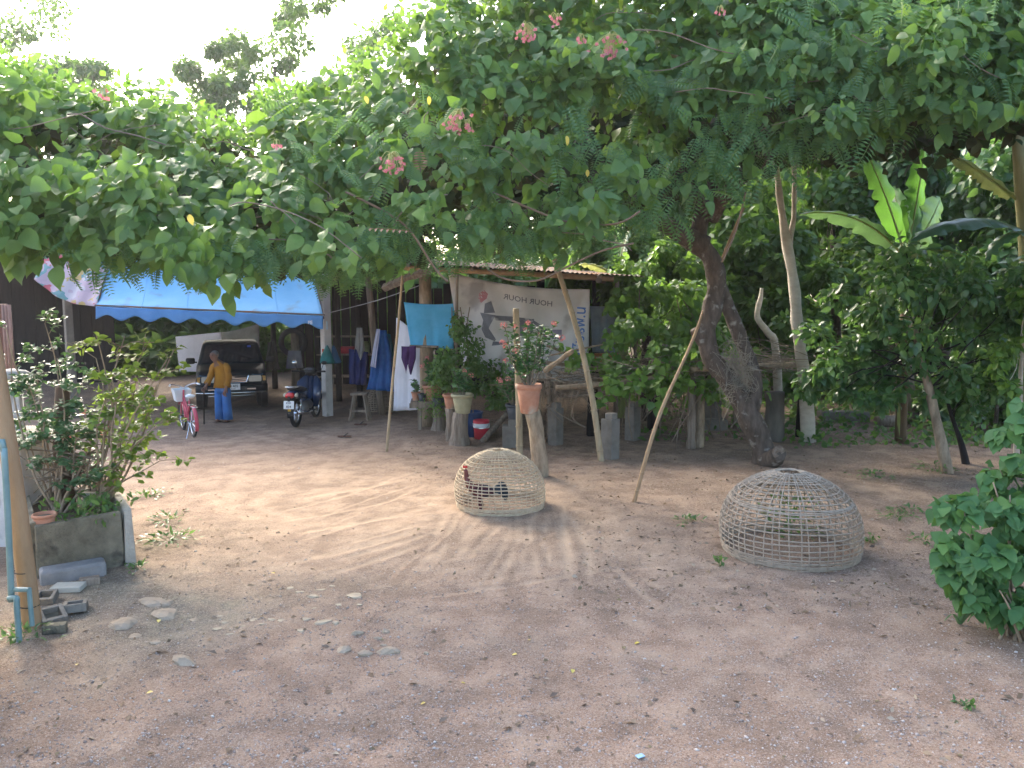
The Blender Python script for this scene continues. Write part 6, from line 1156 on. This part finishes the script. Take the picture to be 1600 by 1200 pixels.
# bucket, drum, log
b0 = gp(752, 14.6); t = thing('paint_bucket', 'red and white paint bucket in the shade behind the stumps', 'bucket', b0); MB().lathe([(.13, 0), (.15, .33), (.145, .34), (.13, .33), (.12, .02)], b0, 18).build('body', mat('red_bucket_m', (.5, .03, .05), (.55, .05, .07), bump=0, rough=.4), t, True); MB().lathe([(.147, .20), (.152, .21), (.156, .28), (.15, .285)], b0, 18).build('band', WPL, t, True); MB().tube(spline([b0 + Vector((-.15, 0, .32)), b0 + Vector((-.1, -.16, .22)), b0 + Vector((.1, -.16, .22)), b0 + Vector((.15, 0, .32))], 3), .004, 5).build('handle', CHROME, t)
b0 = gp(735, 14.9); o = MB().lathe([(.2, 0), (.22, .05), (.22, .2), (.23, .22), (.22, .24), (.22, .4), (.24, .44), (.2, .45), (.19, .1)], b0, 20).build('blue_drum', mat('blue_drum_m', (.02, .05, .14), (.03, .08, .2), bump=0, rough=.45), None, True, origin=b0); tag(o, 'dark blue plastic drum behind the flared stump', 'drum')
b0 = GG(752, 690); mb = MB(); rough_tube(mb, [b0, at(770, 672, b0.y + .2), at(793, 645, b0.y + .5)], [.05, .055, .05], 3, 9, .04); o = mb.build('leaning_log', WOOD, None, True, origin=b0); tag(o, 'grey log leaning behind the stepped concrete block', 'log')
# ---- trellis over old concrete stub posts
SG = 'old concrete stub posts under the trellis'
for px, py, tpy, w_, lab in [(868, 694, 628, .145, 'notched concrete stub post beside the rope-bound pole'), (953, 716, 645, .16, 'notched concrete stub post touching the leaning bamboo'), (988, 687, 628, .15, 'concrete stub post wrapped in hanging roots'), (1113, 668, 600, .18, 'grey concrete stub post in the trellis shade')]:
    b = GG(px, py); h = at(px, tpy, b.y).z; t = thing('stub_post', lab, 'concrete post', b, group=SG); MB().tube([b - Vector((0, 0, .05)), b + Vector((0, 0, h - .09))], w_ * .95, 4).build('shaft', CONC, t, bevel=.008); MB().tube([b + Vector((.01, 0, h - .1)), b + Vector((.01, 0, h))], w_ * .62, 4).build('notched_top', CONC, t, bevel=.006)
for px, py, tpy, r, m_, lab in [(1079, 700, 590, .07, WOOD, 'pale half of the paired trellis posts'), (1092, 698, 585, .075, TAN, 'brown half of the paired trellis posts'), (1208, 688, 612, .17, mat('grey_stump', (.10, .09, .075), (.17, .155, .13), stretch=(1, 1, .3)), 'stout grey stump post behind the forked tree'), (1247, 683, 590, .05, DARKW, 'thin dark post beside the pale-barked tree'), (925, 680, 590, .10, DARKW, 'dark trellis post in the shade of the vines'), (1020, 672, 580, .10, DARKW, 'dark rooty trellis post under the creeper'), (1150, 670, 590, .07, WOOD, 'thin post behind the forked trunk')]:
    b = GG(px, py); h = at(px, tpy, b.y).z; mb = MB(); rough_tube(mb, [b - Vector((0, 0, .06)), b + Vector((.01, 0, h * .5)), b + Vector((0, 0, h))], [r * 1.1, r, r * .95], 4, 10, .03); o = mb.build('trellis_post', m_, None, True, origin=b); tag(o, lab, 'post')
b0 = GG(857, 690); rp_ = thing('rope_pole', 'rope-bound vine-twisted pole at the corner of the trellis', 'pole', b0); e = at(856, 575, b0.y); MB().tube([b0 - Vector((0, 0, .05)), b0.lerp(e, .5) + Vector((.03, 0, 0)), e], .045, 8).build('shaft', WOOD, rp_, True)
MB().tube([b0.lerp(e, i / 90) + Vector((.03 * math.sin(i / 90 * 3.1) + .056 * math.cos(i * .62), .056 * math.sin(i * .62), 0)) for i in range(91)], .014, 6).build('twisted_vine', STEM, rp_, True)
te = thing('trellis', 'sagging pole trellis matted with dry vine stems', 'trellis', gp(1000, 14.5)); 
for pts, r in [([(868, 606, 13.6), (950, 600, 13.6), (1010, 592, 13.7), (1110, 574, 13.8)], .045), ([(1080, 578, 13.7), (1170, 572, 13.9), (1242, 570, 14.1)], .05), ([(860, 555, 14.2), (960, 535, 14.6), (1010, 528, 14.8)], .016), ([(840, 565, 15), (930, 575, 15), (1020, 580, 15)], .03), ([(855, 540, 14.6), (930, 568, 14.8), (1000, 575, 15), (1080, 570, 15)], .026), ([(850, 580, 13.4), (872, 565, 13.4), (895, 548, 13.3)], .045), ([(920, 595, 14.6), (1060, 580, 15), (1230, 562, 15.2)], .04), ([(1010, 540, 15.5), (1100, 560, 15.2), (1180, 566, 15)], .02), ([(1015, 535, 14.2), (1090, 550, 13.9), (1200, 575, 13.9)], .02), ([(880, 620, 14), (950, 615, 14), (1020, 605, 14.2)], .025)]:
    mb = MB(); rough_tube(mb, [at(*p) for p in pts], [r, r * .95, r * .85], 5, 8, .05); mb.build('rail', random.choice([WOOD, TAN]), te, True)
mb = MB()
for i in range(520):
    px = random.uniform(845, 1245); py = 605 - 35 * (px - 845) / 400 + random.gauss(-8, 12); Yk = random.uniform(13.7, 15.6); c = at(px, py, Yk); d = Vector((random.gauss(0, .35), random.gauss(0, .3), random.gauss(0, .06))); mb.tube([c - d, c + Vector((0, 0, random.gauss(.02, .04))), c + d], random.uniform(.003, .007), 3, caps=False)
for i in range(150):
    px = random.uniform(850, 1160); c = at(px, 600 - 30 * (px - 845) / 400, random.uniform(13.7, 15.3)); ln = random.uniform(.15, .75); mb.tube([c, c + Vector((random.gauss(0, .05), 0, -ln * .5)), c + Vector((random.gauss(0, .1), 0, -ln))], random.uniform(.003, .008), 3, caps=False)
mb.build('dry_vine_mat', mat('dry_vine', (.18, .14, .10), (.30, .245, .18)), te)['kind'] = 'stuff'
for pts in [[(1078, 600), (1068, 640), (1060, 670), (1056, 700)], [(985, 610), (982, 650), (988, 686)], [(905, 610), (893, 650), (915, 668), (880, 650), (865, 640)], [(1100, 610), (1080, 640), (1062, 668), (1050, 690)]]: MB().tube(spline([at(a, b, 13.5) for a, b in pts], 4), .010, 6).build('hanging_vine', STEM, te, True)
tv = thing('trellis_creeper', 'broad bright-green creeper spilling over the trellis', 'creeper', gp(1050, 14.4)); Ps = []
for px, py, Yk, rx, rz_, k in [(1000, 525, 14.6, .55, .42, 300), (1065, 535, 14.5, .55, .42, 300), (1050, 470, 15, .6, .5, 300), (980, 460, 15.2, .4, .5, 220), (1125, 540, 14.5, .5, .38, 220), (1110, 470, 15.2, .4, .4, 140), (1010, 610, 13.6, .3, .25, 34), (940, 625, 13.5, .12, .15, 10), (1090, 600, 13.7, .3, .2, 34), (960, 575, 13.8, .2, .12, 18), (1160, 560, 14.4, .35, .25, 70), (1040, 595, 13.6, .5, .25, 150), (975, 600, 13.6, .35, .28, 110), (1120, 605, 13.8, .3, .3, 100), (905, 562, 14.2, .4, .18, 60), (1060, 560, 13.9, .6, .25, 160), (960, 560, 14.2, .4, .2, 90), (1180, 600, 13.9, .25, .2, 24), (985, 415, 15.8, .3, .4, 80)]: Ps.append(clump_pts(cw(px, py, Yk), (rx, .35, rz_), 7, k, .5)[:3])
P, D, N = (np.concatenate(x) for x in zip(*Ps)); n = len(P); foliage(tv, P, D + np.array([0, -.2, -.3]), N + np.array([0, -.7, 0]), RNG.uniform(.09, .19, n), HEART, LIME, 300)
for i in range(14): MB().tube(crv(gp(random.uniform(970, 1150), 14.6, 0), at(random.uniform(970, 1140), random.uniform(450, 560), 15), .1, 6), .010, 5).build('stem', STEM, tv, True)
for px, py, Yk, lab in [(1112, 640, 15.5, 'grey slab lying under the trellis'), (1320, 640, 16.5, 'long concrete kerb beyond the pale-barked tree')]:
    c = gp(px, Yk); o = MB().box(c + Vector((0, 0, .1)), (1.0 if px > 1200 else .6, .25, .22)).build('slab', CONC, None, bevel=.01, origin=c); tag(o, lab, 'slab')
for px, py, lab in [(1412, 675, 'sawn log end lying under the yard tree'), (1440, 670, 'grey log beside the sawn log')]:
    c = GG(px, py) + Vector((0, .6, .1)); mb = MB(); rough_tube(mb, [c + Vector((-.25, 0, 0)), c + Vector((.3, .1, 0))], [.11, .12], 3, 12, .03); o = mb.build('log', WOOD, None, True, origin=c - Vector((0, 0, .1))); tag(o, lab, 'log')
# ---- shrubs in the planter
def shrub(name, lab, base_, targets, m, lsz, per, tm=LEAF, sep=100, twig=TAN, r0=.016):
    t = thing(name, lab, 'shrub', base_); b_ = Vector(base_); PP, DD, NN = [], [], []
    for T_ in targets:
        T_ = Vector(T_); st = spline(crv(b_ + Vector((random.gauss(0, .04), random.gauss(0, .04), -.03)), T_, .16, 5, .03), 3); MB().tube(st, np.linspace(r0, .004, len(st)), 6).build('stem', twig, t, True); tw = MB()
        for k in range(7):
            i = random.randint(int(len(st) * .4), len(st) - 1); s = st[i]; e = s + Vector((random.gauss(0, .13), random.gauss(0, .13), random.uniform(-.02, .2))); tw.tube([s, s.lerp(e, .5) + Vector((0, 0, .02)), e], .0035, 4)
            for j in range(per):
                q_ = random.uniform(.25, 1.05); p = s.lerp(e, q_) + Vector([random.gauss(0, .02) for _ in range(3)]); PP.append(p); DD.append(Vector((random.gauss(0, .8), random.gauss(-.2, .8), random.uniform(-.4, .5)))); NN.append(Vector((random.gauss(0, .4), -.3 + random.gauss(0, .4), .9)))
        tw.build('twigs', twig, t)['kind'] = 'stuff'
    foliage(t, np.array(PP), np.array(DD), np.array(NN), RNG.uniform(*lsz, len(PP)), tm, m, sep)
    return t
sb_ = lp(.45, .75, Hh - .1); Ys = sb_.y
HIB = leafmat('hibiscus_leaf', [(.07, .16, .04), (.11, .22, .05), (.15, .26, .06), (.08, .17, .05), (.20, .27, .05)], trans=.5, tcol=(.42, .56, .05), rough=.48, spec=.35)
GLS = leafmat('small_glossy_leaf', [(.05, .12, .05), (.08, .16, .07), (.06, .14, .06), (.11, .2, .08)], trans=.3, tcol=(.2, .36, .08), rough=.45, spec=.4)
shrub('hibiscus_shrub', 'open twiggy hibiscus shrub with yellow-green leaves in the planter', lp(.62, .8, Hh - .1), [at(a, b, Ys + d) for a, b, d in [(150, 520, -.1), (235, 530, .1), (195, 525, 0), (215, 560, .2), (262, 560, -.1), (245, 600, .1), (175, 590, -.2), (205, 620, 0), (265, 650, -.1), (230, 640, .2), (150, 560, .1), (250, 720, -.1), (185, 670, 0), (215, 700, .1), (272, 545, 0)]], HIB, (.06, .105), 10)
shrub('glossy_shrub', 'tall small-leaved glossy shrub at the porch side of the planter', lp(.25, .8, Hh - .1), [at(a, b, Ys + d) for a, b, d in [(70, 505, .1), (20, 530, 0), (40, 590, .1), (90, 560, -.1), (60, 620, -.2), (100, 640, 0), (130, 600, .1), (35, 650, .0), (120, 680, -.1), (150, 640, .2), (10, 515, .1), (150, 710, -.1)]], GLS, (.05, .085), 22, LEAF, 100, TAN)
pt_ = lp(.36, .95, Hh - .1); o = MB().tube([pt_ - Vector((0, 0, .1)), at(95, 700, pt_.y), at(98, 605, pt_.y)], [.085, .08, .07], 10).build('planter_stake', mat('brown_stake', (.09, .055, .035), (.15, .095, .06), stretch=(1, 1, .3)), None, True, origin=pt_); tag(o, 'brown wooden stake standing among the planter shrubs', 'stake')
rt_ = thing('root_tangle', 'dead brown root tangle around the stake in the planter', 'roots', pt_ + Vector((0, 0, .2))); mb = MB()
for i in range(70): c = pt_ + Vector((random.gauss(.05, .12), random.gauss(-.1, .1), .45 + random.gauss(0, .14))); d = Vector((random.gauss(0, .14), random.gauss(0, .1), random.gauss(0, .1))); mb.tube([c - d, c + Vector((0, 0, .03)), c + d], random.uniform(.004, .012), 4)
mb.build('root_mass', mat('root_brown', (.12, .09, .06), (.2, .16, .11)), rt_)['kind'] = 'stuff'
P = np.array(lp(.48, .25, Hh - .02)) + np.stack([RNG.normal(0, .2, 190), RNG.normal(.1, .18, 190), RNG.uniform(-.04, .16, 190)], -1); t = thing('trailing_plant', 'dark trailing leafy plant spilling over the planter rim', 'plant', lp(.5, .3, Hh - .1)); foliage(t, P, rnd(190) + np.array([0, -.7, 0]), rnd(190, .4) + np.array([0, -.3, 1]), RNG.uniform(.06, .12, 190), SLIM, FOREST, 60); MB().tube([lp(.5, .3, Hh - .12), lp(.5, .3, Hh)], .01, 5).build('stem', STEM, t)
pot(lp(.10, .14, Hh - .09), .105, .17, TERR, 'small terracotta pot in the front corner of the planter', frill=0.)
pot(lp(.74, 1.0, Hh - .09), .11, .20, TERR, 'terracotta pot at the back of the planter', frill=0.); pot(lp(.60, .95, Hh - .09), .12, .16, mat('cream_pot', (.45, .42, .35), (.55, .52, .45)), 'cream bowl-shaped pot at the back of the planter', frill=0.)
fp = lp(.55, 1.15, Hh - .1); thorny(fp, 1.0, .3, 6, 'coral-flowered plant behind the planter stake', 7, 20)
# ---- small things on the bare ground
for px, py, lab in [(563, 664, 'brown sandal lying before the wooden stool'), (538, 683, 'brown sandal lying alone on the bare yard')]:
    c = GG(px, py); t = thing('sandal', lab, 'sandal', c + Vector((0, 0, .005)), group='sandals left on the yard'); MB().loft([[c + Vector((x, y * w_, z)) for y, z in ((-.045, .012), (.045, .012), (.045, .032), (-.045, .032))] for x, w_ in ((-.12, .6), (-.07, .9), (.02, .75), (.09, 1.), (.13, .6))]).build('sole', mat('brown_rubber', (.12, .06, .04), (.18, .1, .07)), t, bevel=.004); MB().tube(spline([c + Vector((0, -.045, .03)), c + Vector((.06, 0, .075)), c + Vector((0, .045, .03))], 4), .008, 6).build('strap', BLK, t)
c = GG(1000, 1183); o = MB().box(c + Vector((0, 0, .012)), (.05, .035, .006), Matrix.Rotation(.5, 3, 'Z')).build('plastic_scrap', mat('blue_scrap', (.35, .5, .62), bump=0), None, bevel=.002, origin=c); tag(o, 'small pale blue plastic scrap on the reddish dirt', 'plastic scrap')

# ------------------------------------------------------------------ haze: damp bright air between the trees
hz = MB().box((0, 25, 9.), (130, 90, 20.2)).build('haze', MATS['yellow_leaf'], None); hz['kind'] = 'stuff'; hz['label'] = 'thin bright evening haze'; hz['category'] = 'haze'
hm = bpy.data.materials.new('haze'); hm.use_nodes = True; nt = hm.node_tree; nt.nodes.remove(nt.nodes['Principled BSDF']); pv_ = nt.nodes.new('ShaderNodeVolumePrincipled'); pv_.inputs['Density'].default_value = .0005; pv_.inputs['Color'].default_value = (.93, .95, 1, 1); pv_.inputs['Anisotropy'].default_value = .5
nt.links.new(pv_.outputs[0], nt.nodes['Material Output'].inputs['Volume']); hz.data.materials.clear(); hz.data.materials.append(hm)

# ------------------------------------------------------------------ unseen trees added beside the yard to cut low sky light
TG4 = 'unseen trees added to cut low sky light'
leafy('sky_block_tree', 'unseen tree added beyond the broad-leaved bush to cut low sky light', (8.6, 7.5, 0), [((8.8, 7.5, 3.2), (1.8, 2.6, 2.6)), ((9.2, 11, 3.6), (1.8, 2.2, 2.8))], 6000, (.2, .34), FOREST2, .15, LEAF, TG4)
leafy('sky_block_tree', 'unseen tree added beside the camera to cut low sky light', (8.4, 2.2, 0), [((8.6, 2.4, 3.0), (2.0, 2.4, 2.6)), ((9.6, -1, 4), (2, 2.2, 3))], 6000, (.2, .34), FOREST2, .15, LEAF, TG4)
